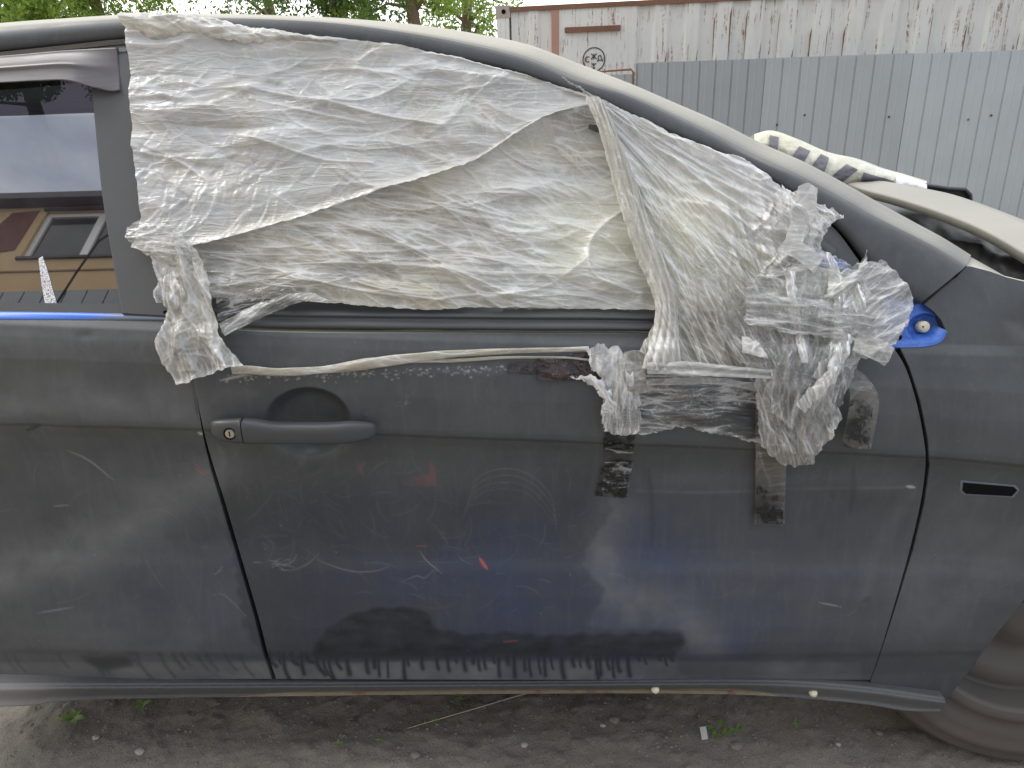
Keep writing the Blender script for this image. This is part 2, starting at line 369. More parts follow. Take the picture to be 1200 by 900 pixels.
    gl = n.n('BsdfGlossy'); gl.inputs['Roughness'].default_value = .16; n.l(nb, gl.inputs['Normal']); fr = n.n('Fresnel'); fr.inputs['IOR'].default_value = 1.5; n.l(nb, fr.inputs['Normal'])
    m0 = n.n('MixShader'); n.l(fr.outputs[0], m0.inputs[0]); n.l(tr.outputs[0], m0.inputs[1]); n.l(gl.outputs[0], m0.inputs[2])
    m2 = n.n('MixShader'); n.l(al, m2.inputs[0]); n.l(m0.outputs[0], m2.inputs[1]); n.l(ms.outputs[0], m2.inputs[2])
    return n.done(m2)
FILM = make_film('crumpled_cloudy_polythene')
GLOWBACK = make_film('pale_glow_backing_film', (.84, .84, .72), (.84, .82, .60), 1.0, .5, .2)  # bright film colour for the sheet added as glow backing
CLEAR = make_film('thin_clear_polythene', (.66, .665, .66), (.50, .48, .42), .22, 2.1, .3, .12)
BUNCH = make_film('bunched_thin_polythene', (.50, .505, .50), (.42, .40, .33), .40, 1.25, .32, .16)
TAPE = make_film('clear_packing_tape', (.40, .39, .35), (.29, .265, .21), .40, .5, .2, .10)

def make_ground():
    n = N('dry_packed_dirt'); co = n.coord()
    a = n.noise(co, 3, 5, .6, .4); b = n.noise(co, 40, 6, .65); c = n.noise(co, 260, 4, .7); d = n.noise(co, 900, 2, .6)
    col = n.mix(n.ramp(a, [(.3, 0.), (.7, 1.)]), (.195, .178, .152), (.31, .285, .25))
    col = n.mix(n.ramp(b, [(.4, 0.), (.7, 1.)]), col, (.24, .22, .19)); col = n.mix(n.math('MULTIPLY', n.ramp(c, [(.55, 0.), (.66, 1.)]), .5), col, (.30, .28, .245))
    col = n.mix(n.math('MULTIPLY', n.ramp(c, [(.34, 1.), (.42, 0.)]), .6), col, (.06, .052, .043)); col = n.mix(n.ramp(d, [(.70, 0.), (.74, 1.)]), col, (.5, .49, .45))
    return n.done(n.bsdf(col, .92, 0, n.bump(c, .8, .004, n.bump(b, .6, .012)), .2))
GROUND = make_ground()
STONE = simple('pale_pebble', (.21, .19, .165), .8, 0, .4, 40)
WHITESTONE = simple('whitish_pebble', (.40, .385, .35), .8, 0, .2, 60)
def make_leaf(name, c1, c2):
    n = N(name); co = n.coord(); f = n.noise(co, 2.2, 3, .6); p = n.bsdf(n.mix(f, c1, c2), .5)
    tl = n.n('BsdfTranslucent'); n.l(n.mix(f, tuple(x * 1.5 for x in c1), tuple(min(1, x * 1.7) for x in c2)), tl.inputs['Color'])
    ms = n.n('MixShader'); ms.inputs[0].default_value = .42; n.l(p.outputs[0], ms.inputs[1]); n.l(tl.outputs[0], ms.inputs[2]); return n.done(ms)
LEAFA = make_leaf('mid_green_leaf', (.06, .11, .025), (.12, .20, .045)); LEAFB = make_leaf('yellow_green_leaf', (.17, .26, .04), (.28, .38, .07))
WEED = make_leaf('weed_leaf', (.20, .32, .09), (.30, .42, .13))
BARK = simple('pinkish_bark', (.23, .15, .11), .9, 0, .35, 9, .5, .02)

# ------------------------------------------------------------------ the body side as a surface  y = S(x, z)
def fitline(pts, y, deg=1):
    q = np.array([on_y(a, b, y) for a, b in pts]); return np.poly1d(np.polyfit(q[:, 0], q[:, 2], deg))
ZC = fitline([(0, 505), (240, 510), (560, 518), (1000, 533), (1085, 545), (1200, 552)], 0., 2)
ZB = fitline([(0, 372), (300, 380), (600, 387), (1050, 400), (1200, 412)], .05, 1)
ZS = fitline([(0, 817), (200, 817), (650, 811), (900, 812)], .02, 1)
PROF = [(387, .050), (393, .043), (402, .032), (415, .024), (440, .012), (470, .005), (500, .0005), (508, -.0005), (514, .0005), (519, .008), (526, .013),
        (545, .017), (600, .018), (640, .016), (655, .012), (670, .005), (700, -.003), (735, -.008), (755, -.008), (768, -.004), (774, .006), (785, .013), (797, .020), (815, .022)]
_u = []; _y = []
for py, y in PROF:
    z = on_y(600, py, y)[2]
    _u.append((z - ZS(0)) / (ZC(0) - ZS(0)) if z < ZC(0) else 1 + (z - ZC(0)) / (ZB(0) - ZC(0))); _y.append(y)
_u = np.array(_u[::-1]); _y = np.array(_y[::-1]); UT = np.linspace(-.3, 2.1, 1600); YT = np.interp(UT, _u, _y)
_k = np.exp(-.5 * (np.arange(-24, 25) / 6.) ** 2); _k /= _k.sum(); YT = np.convolve(np.pad(YT, 24, mode='edge'), _k, 'valid')
GS = .52
def S(x, z):
    zc, zb, zs = ZC(x), ZB(x), ZS(x)
    u = np.where(z < zc, (z - zs) / (zc - zs), 1 + (z - zc) / (zb - zc))
    y = np.interp(np.clip(u, -.3, 2.0), UT, YT)
    y = y + GS * np.maximum(0, z - zb)
    return y + .025 * x * x + fbm(x * 5, z * 6, 5, 2) * .0016 * sst(2.1, 1.7, u)
def hit(px, py, off=0.):
    px = np.asarray(px, float); py = np.asarray(py, float); d = ray(px, py); y = np.full(px.shape, .05)
    for _ in range(40):
        t = (y - CAM[1]) / d[..., 1]; P = CAM + t[..., None] * d
        y = y * .5 + .5 * (S(P[..., 0], P[..., 2]) - off)
    t = (y - CAM[1]) / d[..., 1]; return CAM + t[..., None] * d

# ------------------------------------------------------------------ wear drawn on a sheet laid over the body side
CX, CY, CW, CH = 380, 20, 1800, 900
def canvas(): return np.zeros((CH, CW), np.float32)
_gy, _gx = np.mgrid[0:CH, 0:CW].astype(np.float32); _gx -= CX; _gy -= CY
def blur(a, s):
    r = int(3 * s) + 1; k = np.exp(-.5 * (np.arange(-r, r + 1) / s) ** 2); k /= k.sum()
    f = lambda m: np.apply_along_axis(lambda v: np.convolve(v, k, 'same'), 0, m)
    return f(f(a).T).T.astype(np.float32)
def poly_in(pts):
    c = np.zeros((CH, CW), bool); p = pts
    for i in range(len(p)):
        (x1, y1), (x2, y2) = p[i], p[(i + 1) % len(p)]
        if y1 == y2: continue
        c ^= ((y1 > _gy) != (y2 > _gy)) & (_gx < (x2 - x1) * (_gy - y1) / (y2 - y1) + x1)
    return c.astype(np.float32)
def stroke(A, pts, wd=1., v=1., taper=True, mode='max'):
    p = np.asarray(pts, float)
    if len(p) > 2: p = curve(p, min(40, len(p) * 5))
    for i in range(len(p) - 1):
        a, b = p[i], p[i + 1]; m = wd * 2 + 3
        x0, x1 = int(min(a[0], b[0]) - m) + CX, int(max(a[0], b[0]) + m) + CX + 1; y0, y1 = int(min(a[1], b[1]) - m) + CY, int(max(a[1], b[1]) + m) + CY + 1
        x0, y0 = max(0, x0), max(0, y0); x1, y1 = min(CW, x1), min(CH, y1)
        if x1 <= x0 or y1 <= y0: continue
        X, Y = _gx[y0:y1, x0:x1], _gy[y0:y1, x0:x1]; d = b - a; L = max(1e-6, d @ d)
        t = np.clip(((X - a[0]) * d[0] + (Y - a[1]) * d[1]) / L, 0, 1)
        s = (i + t) / (len(p) - 1); ww = wd * (np.sin(math.pi * np.clip(s, .04, .96)) ** .5 if taper else 1.)
        D = np.hypot(X - a[0] - t * d[0], Y - a[1] - t * d[1]); g = v * np.exp(-(D / np.maximum(ww, .3)) ** 2)
        A[y0:y1, x0:x1] = np.maximum(A[y0:y1, x0:x1], g)
def arcpts(x, y, ang, L, curv, n=8, rng=RNG):
    o = [(x, y)]; a = ang
    for i in range(n):
        a += curv / n + rng.normal(0, .05); x += math.cos(a) * L / n; y += math.sin(a) * L / n; o.append((x, y))
    return o
wet, dust, blue, scr, red, drk = [canvas() for _ in range(6)]
edge_n = fbm(_gx / 22, _gy / 22, 3, 3) * 7
# broad washed area of the front door and its jagged right border
A1 = poly_in([(x_ + 3 * math.sin(y_ * .35) , y_) for x_, y_ in curve([(252, 545), (690, 548), (712, 575), (716, 600), (700, 625), (688, 642), (683, 660), (695, 678), (709, 692), (700, 712), (694, 735), (780, 737), (802, 742), (803, 758), (792, 770), (560, 768), (318, 770), (270, 640)], 160)])
wet += blur(A1, 1.6) * .36 * sst(540, 600, _gy)
wet *= .8 + .35 * sst(0, -260, _gx - 600)
A2 = poly_in([(x_, y_ + 1.5 * math.sin(x_ * .21) + 1.2 * math.sin(x_ * .071)) for x_, y_ in curve([(362, 770), (368, 752), (395, 726), (440, 712), (480, 710), (505, 722), (520, 738), (640, 742), (780, 741), (800, 745), (803, 757), (790, 770)], 200)])
wet = np.maximum(wet, blur(A2, 2.5) * np.clip(.80 + .35 * fbm(_gx / 26, _gy / 12, 63, 4), 0, 1))
r_ = random.Random(3)
x = 318.
while x < 790:                                  # runs under the wet band
    ln = r_.uniform(6, 26) * (1 if x < 745 else .5); sl_ = (8 if x < 400 else 2) * r_.uniform(.2, 1.2)
    if r_.random() < .9: stroke(wet, [(x - sl_ * .3, 764), (x, 770 + ln * .5), (x + sl_, 770 + ln)], r_.uniform(1.4, 3.4), .8, False)
    x += r_.uniform(4, 13)
x = -40.
while x < 300:
    ln = r_.uniform(8, 30)
    if r_.random() < .75: stroke(wet, [(x - 6, 766), (x, 770 + ln * .4), (x + ln * .45, 768 + ln)], r_.uniform(1.2, 2.6), .34 * sst(-60, 60, x), False)
    x += r_.uniform(6, 22)
wet = np.maximum(wet, blur(poly_in([(92, 770), (150, 768), (158, 780), (120, 786)]), 2) * .6)
wet = np.maximum(wet, blur(poly_in([(800, 770), (900, 769), (900, 797), (770, 797)]), 8) * .30)
for (x0, y0, x1, y1, w_, v_) in [(760, 548, 764, 640, 4, .25), (690, 560, 660, 650, 7, .3), (600, 560, 590, 640, 8, .2), (1000, 548, 996, 600, 4, .3), (445, 560, 440, 640, 9, .22), (885, 545, 880, 620, 5, .16)]:
    stroke(wet, [(x0, y0), ((x0 + x1) / 2 + 2, (y0 + y1) / 2), (x1, y1)], w_, v_)
# dust, and the painted lit lip of the handle bowl
stroke(dust, [(-380, 730), (-100, 705), (20, 672), (110, 634), (200, 585), (240, 560)], 30, .70, False)
stroke(dust, [(-380, 480), (30, 472), (90, 468), (150, 470), (205, 478), (222, 488)], 26, .62, False)
stroke(dust, [(-100, 395), (0, 392), (210, 396)], 13, .34, False)
stroke(dust, [(-380, 770), (0, 770), (120, 765), (200, 770)], 40, .36, False)
stroke(dust, [(255, 535), (300, 533), (420, 535)], 5, .0)
stroke(dust, [(318, 522), (340, 531), (361, 534), (384, 531), (405, 522)], 7, .5, False)  # pale arc paints the light on the bowl's upward-facing lower lip
stroke(dust, [(1130, 600), (1110, 650), (1080, 700), (1100, 740)], 36, .34, False)
stroke(dust, [(1200, 625), (1150, 660), (1120, 700)], 22, .30, False)
stroke(dust, [(715, 600), (705, 640), (720, 690), (790, 712), (830, 760)], 24, .62, False)
stroke(dust, [(745, 575), (830, 577), (930, 573), (1060, 571)], 2.2, .40, False)
stroke(dust, [(770, 560), (900, 562), (1060, 560)], 13, .20, False)
stroke(dust, [(1068, 580), (1030, 640), (1010, 700)], 9, .28, False)
stroke(dust, [(640, 400), (900, 440), (1040, 470)], 18, .18, False)
stroke(dust, [(255, 522), (262, 540), (258, 556)], 6, .5, True)
stroke(dust, [(250, 470), (262, 460), (300, 462)], 9, .28)
stroke(dust, [(1180, 380), (1210, 400)], 12, .5)
dust = np.maximum(dust * .72, blur(poly_in([(-380, 775), (1010, 776), (1010, 798), (-380, 798)]), 1.5) * (.62 - .30 * sst(820, 1000, _gx)))
stroke(dust, [(720, 570), (712, 640), (740, 720)], 14, .45, False)
dust *= (.55 + .9 * np.clip(fbm(_gx / 60, _gy / 45, 9, 4) + .5, 0, 1))
dust = np.clip(dust * (1 - np.clip(wet, 0, 1) * .9), 0, 1)
# blue tint, stronger lower down
blue += sst(530, 680, _gy) * np.exp(-((_gx - 600) / 330) ** 2) * (.50 + .30 * sst(300, 480, _gx)) * (.7 + .8 * fbm(_gx / 90, _gy / 70, 21, 3))
blue += np.exp(-((_gx - 230) / 120) ** 2 - ((_gy - 720) / 60) ** 2) * .16
blue = np.clip(blue, 0, .95); red *= np.clip(.5 + 1.6 * fbm(_gx / 5, _gy / 14, 61, 3), 0, 1)
# scratches
def cloud_scr(n, box, L, w_, v_, ang=(0, 6.28), cv=(-1.2, 1.2), seed=1):
    rg = np.random.default_rng(seed)
    for _ in range(n):
        stroke(scr, arcpts(rg.uniform(box[0], box[2]), rg.uniform(box[1], box[3]), rg.uniform(*ang), rg.uniform(*L), rg.uniform(*cv), rng=rg), rg.uniform(*w_) * .8, rg.uniform(*v_) * rg.uniform(.12, .5))
cloud_scr(170, (250, 540, 690, 650), (8, 46), (.5, .8), (.07, .26), seed=2)
cloud_scr(26, (300, 652, 690, 720), (8, 60), (.5, .9), (.12, .38), (-.4, .4), seed=3)
cloud_scr(30, (20, 540, 250, 740), (10, 60), (.5, .8), (.08, .28), seed=4)
cloud_scr(14, (700, 560, 1060, 760), (6, 50), (.5, .8), (.06, .22), (-.3, .3), seed=5)
cloud_scr(22, (340, 440, 1050, 500), (4, 30), (.5, .8), (.05, .2), (-.5, .5), seed=6)
cloud_scr(12, (1090, 440, 1200, 780), (6, 40), (.5, .8), (.05, .2), seed=8)
for k in range(4):
    stroke(scr, [(548 - k * 3, 590 + k * 8), (560, 560 + k * 7), (590, 549 + k * 8), (620, 556 + k * 8), (645, 580 + k * 9), (652, 610 + k * 4)], .5, .14 - .025 * k)
stroke(scr, [(372, 656), (392, 664), (415, 670), (440, 669), (455, 664)], .7, .22)
stroke(scr, [(492, 646), (500, 657), (518, 672)], .7, .28); stroke(scr, [(472, 681), (488, 675), (498, 677), (508, 668)], .6, .2)
for k in range(14): stroke(scr, arcpts(330 + RNG.normal(0, 13), 661 + RNG.normal(0, 4), RNG.uniform(-.5, .5), RNG.uniform(6, 18), RNG.uniform(-1, 1)), .5, .22)
stroke(scr, [(252, 673), (258, 668), (260, 664)], .6, .3); stroke(scr, [(250, 697), (262, 697), (275, 708), (288, 722)], .6, .2)
stroke(scr, [(45, 718), (85, 712)], .8, .3); stroke(scr, [(80, 528), (105, 540), (132, 562)], .8, .34); stroke(scr, [(64, 593), (80, 592)], .8, .25)
stroke(scr, [(1062, 570), (1072, 571)], 1.8, .8); stroke(scr, [(960, 706), (985, 711)], .7, .5); stroke(scr, [(232, 507), (238, 509)], 1.6, .9)
cloud_scr(9, (462, 460, 478, 486), (3, 9), (.5, .7), (.3, .8), (-1.4, -.2), seed=77)
for k in range(220):                            # flecks of old tape glue below the twisted strand
    t = RNG.uniform(); xx = 262 + t * 375; yy = 440 - t * 13 + abs(RNG.normal(0, 5)); stroke(scr, [(xx, yy), (xx + RNG.uniform(.3, 3), yy + RNG.normal(0, .8))], RNG.uniform(.5, 1.0), RNG.uniform(.3, .9))
stroke(scr, [(258, 446), (275, 442), (292, 438), (300, 436)], 1.4, .75)
for k in range(260): stroke(scr, [(RNG.uniform(-50, 1200), RNG.uniform(400, 790))] * 2, .7, RNG.uniform(.15, .6))
# red marks
for xx in np.arange(474, 510, 1.7): stroke(red, [(xx, 562 - (xx - 474) * .25), (xx + 1, 570 - RNG.uniform(0, 4))], 1.1, .26 * (.15 + (xx - 474) / 60.), False)
stroke(red, [(505, 541), (506, 556), (500, 568)], 3.0, .2); stroke(red, [(427, 541), (422, 550), (425, 556)], 2.0, .2)
stroke(red, [(562, 654), (566, 660), (571, 667)], 2.0, .95, True); stroke(red, [(226, 541), (236, 550), (246, 556)], 1., .28); stroke(red, [(228, 548), (240, 557)], .9, .4)
stroke(red, [(488, 640), (500, 640)], .8, .3); stroke(red, [(590, 752), (606, 751)], .8, .4)
stroke(drk, [(30, 505), (38, 502), (46, 499)], 2.8, .6); stroke(drk, [(1010, 706), (1020, 700)], 3, .3)
def samp(A, px, py):
    xi = np.clip(px + CX, 0, CW - 1.001); yi = np.clip(py + CY, 0, CH - 1.001); x0 = xi.astype(int); y0 = yi.astype(int); fx = xi - x0; fy = yi - y0
    x1 = np.minimum(x0 + 1, CW - 1); y1 = np.minimum(y0 + 1, CH - 1)
    return (A[y0, x0] * (1 - fx) + A[y0, x1] * fx) * (1 - fy) + (A[y1, x0] * (1 - fx) + A[y1, x1] * fx) * fy
def paint_attrs(px, py):
    return {'m1': np.stack([samp(A, px, py) for A in (wet, dust, blue)], -1), 'm2': np.stack([samp(A, px, py) for A in (scr, red, drk)], -1)}
def body_patch(name, px, py, parent, m=None, off=0., fold=.014, **k):
    P = hit(px, py, off) if not isinstance(off, np.ndarray) else hit(px, py, 0.) - np.array([0, 1, 0]) * off[..., None]
    return grid_obj(name, P, m or PAINT, parent, paint_attrs(px, py), None, fold, **k)

# ================================================================== STRUCTURE
def graded(a, b, fa, fb, step, far, g=1.35):
    mid = list(np.arange(fa, fb, step)); lo = []; hi = []; s = step; v = fa
    while v > a: s = min(s * g, far); v -= s; lo.append(v)
    s = step; v = fb
    while v < b: hi.append(v); s = min(s * g, far); v += s
    hi.append(b); return np.array(lo[::-1] + mid + hi)
gx = graded(-160, 160, -1.15, 1.35, .0055, 20.); gy = graded(-60, 260, -.12, .42, .0055, 20.)
GX, GY = np.meshgrid(gx, gy)
def ground_z(X, Y):
    nearf = np.exp(-(np.maximum(0, np.abs(X) - 1.4) / 2) ** 2 - (np.maximum(0, np.abs(Y - .1) - .6) / 2) ** 2)
    return nearf * (fbm(X * 5, Y * 7, 31, 4, .55) * .018 + np.maximum(0, fbm(X * 24, Y * 24, 33, 4, .6)) * .012) + (1 - nearf) * fbm(X * .4, Y * .4, 36, 3) * .04 - .75 * sst(2.2, 7.5, Y)
ZG = ground_z(GX, GY)
g_ = grid_obj('ground', np.stack([GX, GY, ZG], -1), GROUND, None, kind='structure'); g_['label'] = 'dry grey-brown packed dirt yard'
# loose grit
MBs = MB()
ico = [(0, 0, 1), (.9, 0, .2), (.28, .86, .2), (-.73, .53, .2), (-.73, -.53, .2), (.28, -.86, .2), (0, 0, -.6)]
icf = [(0, 1, 2), (0, 2, 3), (0, 3, 4), (0, 4, 5), (0, 5, 1), (6, 2, 1), (6, 3, 2), (6, 4, 3), (6, 5, 4), (6, 1, 5)]
for i in range(9500):
    X = random.uniform(-1.1, 1.2); Y = random.uniform(-.25, .4); s = .0010 + .0052 * random.random() ** 5; r = random.random() * 6.28
    z = float(ground_z(np.array(X), np.array(Y)))
    MBs.add([(X + s * (a * math.cos(r) - b * math.sin(r)), Y + s * (a * math.sin(r) + b * math.cos(r)) * .8, z + s * c * .7) for a, b, c in ico], icf)
tag(MBs.obj('gravel', STONE), 'fine grit and pebbles scattered on the dirt', None, None, 'stuff')

# ---- far side: container and fence on one slanting line
YAW = -.22; ux = Vector((1, YAW, 0)).normalized(); uy = Vector((-ux.y, ux.x, 0))        # along / away
def wall_hit(px, py, y0):
    n = (-YAW, -1.0, 0.0); P = on_plane(px, py, (0, y0, 0), n); s = (P[..., 0]) * math.hypot(1, YAW); return s, P[..., 2]
def WP(s, z, d, y0):      # s along the wall, d towards the camera
    return Vector((0, y0, 0)) + ux * float(s) - uy * float(d) + Vector((0, 0, float(z)))
YC = 10.2; YF = 9.3
def make_cont():
    n = N('weathered_white_container_paint'); co = n.coord(); f = n.noise(co, 3, 5, .6); f2 = n.noise(co, 22, 5, .65, .5)
    vs = n.coord((9, 9, .8)); st = n.noise(vs, 1., 5, .7); vs2 = n.coord((28, 28, 2.2)); st2 = n.noise(vs2, 1., 4, .65)
    col = n.mix(f, (.62, .61, .55), (.76, .75, .70)); col = n.mix(n.math('MULTIPLY', n.ramp(st, [(.55, 0.), (.75, 1.)]), .35), col, (.40, .36, .30))
    rust = n.math('MULTIPLY', n.ramp(st2, [(.56, 0.), (.64, 1.)]), n.ramp(f2, [(.40, 0.), (.56, 1.)]))
    col = n.mix(n.math('MULTIPLY', rust, .95), col, (.26, .12, .05)); col = n.mix(n.ramp(f2, [(.70, 0.), (.76, 1.)]), col, (.12, .08, .055))
    return n.done(n.bsdf(col, .6, 0, n.bump(f2, .3, .01)))
CONT = make_cont(); RUST = simple('rusty_steel', (.20, .10, .06), .85, 0, .5, 16, .5, .01); PINKRUST = simple('pinkish_primer_rust', (.42, .23, .17), .8, 0, .25, 12)
SOOT = simple('black_stencil_paint', (.07, .07, .065), .8, 0, .4, 20)
ZTOP = 2.41
_s0, _ = wall_hit(np.array(582.), np.array(10.), YC); S0 = float(_s0)
cont = thing('shipping_container', 'white rusty corrugated freight container rising behind the grey metal fence', 'container', tuple(WP(S0, 0, 0, YC)))
def s_of(px, py=40., y0=YC): return float(wall_hit(np.array(float(px)), np.array(float(py)), y0)[0])
def z_of(px, py, y0=YC): return float(wall_hit(np.array(float(px)), np.array(float(py)), y0)[1])
def wbox(mb, s0, s1, z0, z1, d0, d1, y0):
    V = [WP(s, z, d, y0) for z in (z0, z1) for s, d in ((s0, d0), (s1, d0), (s1, d1), (s0, d1))]
    return mb.add(V, [(0, 3, 2, 1), (4, 5, 6, 7), (0, 1, 5, 4), (1, 2, 6, 5), (2, 3, 7, 6), (3, 0, 4, 7)])
Sflat = s_of(735); SE = S0 + 12.19
def corr(s):      # depth towards camera of the corrugated wall
    t = ((s - Sflat) / .40) % 1.0; return -.036 * (sst(.0, .12, t) - sst(.5, .62, t))
ss = []; s = Sflat
while s < SE:
    for t in (0, .12, .5, .62): ss.append(s + t * .40)
    s += .40
V = []; Fc = []
for s in ss: d = float(corr(np.array(s + 1e-6))); V += [WP(s, .15, d, YC), WP(s, ZTOP - .06, d, YC)]
Fc = [(2 * i, 2 * i + 2, 2 * i + 3, 2 * i + 1) for i in range(len(ss) - 1)]
raw('corrugated_wall', V, Fc, CONT, cont)
# plain plate at the left with the emblem
wbox(MB(), s_of(653), Sflat, .15, ZTOP - .06, -.05, .0, YC).obj('flat_plate', CONT, cont)
V = []; ssl = []; s = S0 + .20; sl_end = s_of(645)
while s < sl_end - .05: ssl += [s, s + .05, s + .2, s + .25]; s += .36
ssl = [q for q in ssl if q < sl_end] + [sl_end]
for i, s in enumerate(ssl): d = -.03 if (i % 4) in (1, 2) else 0.0; V += [WP(s, .15, d, YC), WP(s, ZTOP - .06, d, YC)]
raw('corrugated_wall', V, [(2 * i, 2 * i + 2, 2 * i + 3, 2 * i + 1) for i in range(len(ssl) - 1)], CONT, cont)
wbox(MB(), sl_end, s_of(653), .15, ZTOP - .06, -.04, .012, YC).obj('brown_upright', PINKRUST, cont)
wbox(MB(), S0 + .18, SE, ZTOP - .06, ZTOP, -.05, .02, YC).obj('top_rail', RUST, cont)
wbox(MB(), S0, SE, -.78, .15, -.06, .01, YC).obj('bottom_rail', CONT, cont)
wbox(MB(), S0, S0 + .17, .12, ZTOP - .13, -.15, .012, YC).obj('corner_post', CONT, cont)
cc = wbox(MB(), S0 - .01, S0 + .19, ZTOP - .13, ZTOP + .02, -.16, .02, YC).obj('corner_casting', simple('dirty_white_casting', (.38, .33, .27), .8, 0, .5, 18), cont)
hole = MB(); hole.lathe(WP(S0 + .1, ZTOP - .055, .021, YC), -uy, [(.0001, 0), (.03, 0), (.03, .004), (.0001, .004)], 16); hole.obj('lifting_hole', BLACK, cc)
wbox(MB(), s_of(660, 37), s_of(719, 37), z_of(690, 41), z_of(690, 35), .002, .045, YC).obj('rusty_bar', RUST, cont)
wbox(MB(), S0, SE, ZTOP - .0, ZTOP + .004, -2.4, -.05, YC).obj('container_roof', CONT, cont)
wbox(MB(), S0 + .002, S0 + .04, .12, ZTOP - .02, -2.38, -.15, YC).obj('end_wall', CONT, cont)
wbox(MB(), S0, SE, .12, ZTOP - .02, -2.40, -2.36, YC).obj('rear_wall', CONT, cont)
# emblem: ring, letters and small mark below
ec = (s_of(691, 72), z_of(691, 72)); R_ = .155
def flat_bar(mb, a, b, wd, d=.004):
    a = Vector(a); b = Vector(b); t = (b - a).normalized(); nn = Vector((-t.y, t.x)) * wd / 2
    q = [a + nn, a - nn, b - nn, b + nn]; mb.prism([WP(ec[0] + p.x, ec[1] + p.y, .002, YC) for p in q], -uy * d)
em = MB()
for k in range(40):
    a0, a1 = 2 * math.pi * k / 40, 2 * math.pi * (k + 1) / 40
    em.prism([WP(ec[0] + r * math.cos(a), ec[1] + r * math.sin(a), .002, YC) for r, a in ((R_, a0), (R_, a1), (R_ - .014, a1), (R_ - .014, a0))], -uy * .004)
W_ = .012
for k in range(7):     # C
    a0, a1 = math.radians(50 + k * 37), math.radians(50 + (k + 1) * 37)
    flat_bar(em, (-.082 + .032 * math.cos(a0), .005 + .034 * math.sin(a0)), (-.082 + .032 * math.cos(a1), .005 + .034 * math.sin(a1)), W_)
flat_bar(em, (0, .075), (0, .005), W_)
for sg in (-1, 1): flat_bar(em, (sg * .038, .075), (sg * .002, .042), W_); flat_bar(em, (sg * .002, .042), (sg * .038, .005), W_)
for a, b in (((.062, .045), (.088, .052)), ((.088, .052), (.108, .0)), ((.062, .045), (.060, -.005)), ((.048, -.012), (.118, -.008)), ((.050, -.012), (.050, -.03)), ((.116, -.008), (.116, -.026))): flat_bar(em, a, b, W_)
for a, b in (((-.030, -.045), (0, -.075)), ((.030, -.045), (0, -.075)), ((0, -.04), (0, -.115)), ((-.018, -.1), (0, -.115)), ((.018, -.1), (0, -.115))): flat_bar(em, a, b, W_)
em.obj('painted_emblem', SOOT, cont)
# rust streaks at the edges of the corrugation
stk = MB()
for s in ss[2::2]:
    if random.random() < .8:
        z1 = random.uniform(1.65, 2.2); L = z1 - 1.55; d = 0; wd = random.uniform(.003, .011)
        stk.prism([WP(s - wd, z1, .003, YC), WP(s, z1 - L, .003, YC), WP(s + wd * .5, z1 - L * .8, .003, YC), WP(s + wd, z1 + .1, .003, YC)], -uy * .001)
stk.obj('rust_streaks', RUST, cont, kind='stuff')

# ---- the profiled-sheet fence
def make_fencemat(i):
    n = N('galvanised_grey_sheet'); co = n.coord(); f = n.noise(co, 2.2, 4, .6); f2 = n.noise(co, 60, 4, .7); vs = n.coord((30, 30, .8)); st = n.noise(vs, 1, 4, .6)
    k = .34 + .05 * ((i * 37) % 5 - 2) / 2
    col = n.mix(f, (k, k * 1.06, k * 1.07), (k * 1.22, k * 1.29, k * 1.29)); col = n.mix(n.math('MULTIPLY', n.ramp(st, [(.5, 0.), (.75, 1.)]), .25), col, (.40, .42, .42)); col = n.mix(n.ramp(f2, [(.73, 0.), (.77, 1.)]), col, (.14, .10, .08))
    return n.done(n.bsdf(col, .45, .25, n.bump(f, .2, .02)))
FM = [make_fencemat(i) for i in range(4)]; SCREWM = simple('dark_screw', (.05, .045, .04), .6)
fence = thing('metal_fence', 'grey profiled sheet metal fence in front of the white container', 'fence', tuple(WP(s_of(735, 80, YF), 0, 0, YF)))
F0 = s_of(735, 80, YF); zt = 1.626
widths = [1.52, 1.63, 1.63, 1.64, 1.64, 1.64, 1.64]; s = F0
for i, wd in enumerate(widths):
    ribs = 8; pitch = wd / ribs; V = []; pts = []
    for r in range(ribs):
        a = s + r * pitch
        pts += [(a, 0), (a + .006, -.011), (a + .014, -.011), (a + .022, 0), (a + pitch * .42, 0), (a + pitch * .45, .003), (a + pitch * .52, .003), (a + pitch * .55, 0)]
    pts.append((s + wd + .012, .0))
    dd = .0012 * (i % 2)
    for a, d in pts: V += [WP(a, -.68, d + dd, YF), WP(a, zt + .004 * math.sin(i * 2.1), d + dd, YF)]
    raw('fence_sheet', V, [(2 * k, 2 * k + 2, 2 * k + 3, 2 * k + 1) for k in range(len(pts) - 1)], FM[i % 4], fence)
    s += wd
for px, py in [(869, 142), (893, 132), (963, 133), (1024, 135), (1041, 131), (1069, 131), (1149, 125), (1103, 200), (1075, 204), (1178, 118)]:
    a, z = s_of(px, py, YF), z_of(px, py, YF); q = MB(); q.lathe(WP(a, z, .0, YF), -uy, [(.0001, .022), (.007, .020), (.012, .012), (.013, 0)], 10); q.obj('screw', SCREWM if (px, py) not in ((1103, 200), (1024, 135)) else RUST, fence, True)
for z in (-.1, 1.35): wbox(MB(), F0, F0 + 11.3, z, z + .04, -.07, -.03, YF).obj('rail', RUST, fence)
fs = F0
while fs < F0 + 11.4: wbox(MB(), fs, fs + .06, -.8, 1.55, -.14, -.075, YF).obj('post', RUST, fence); fs += 2.25
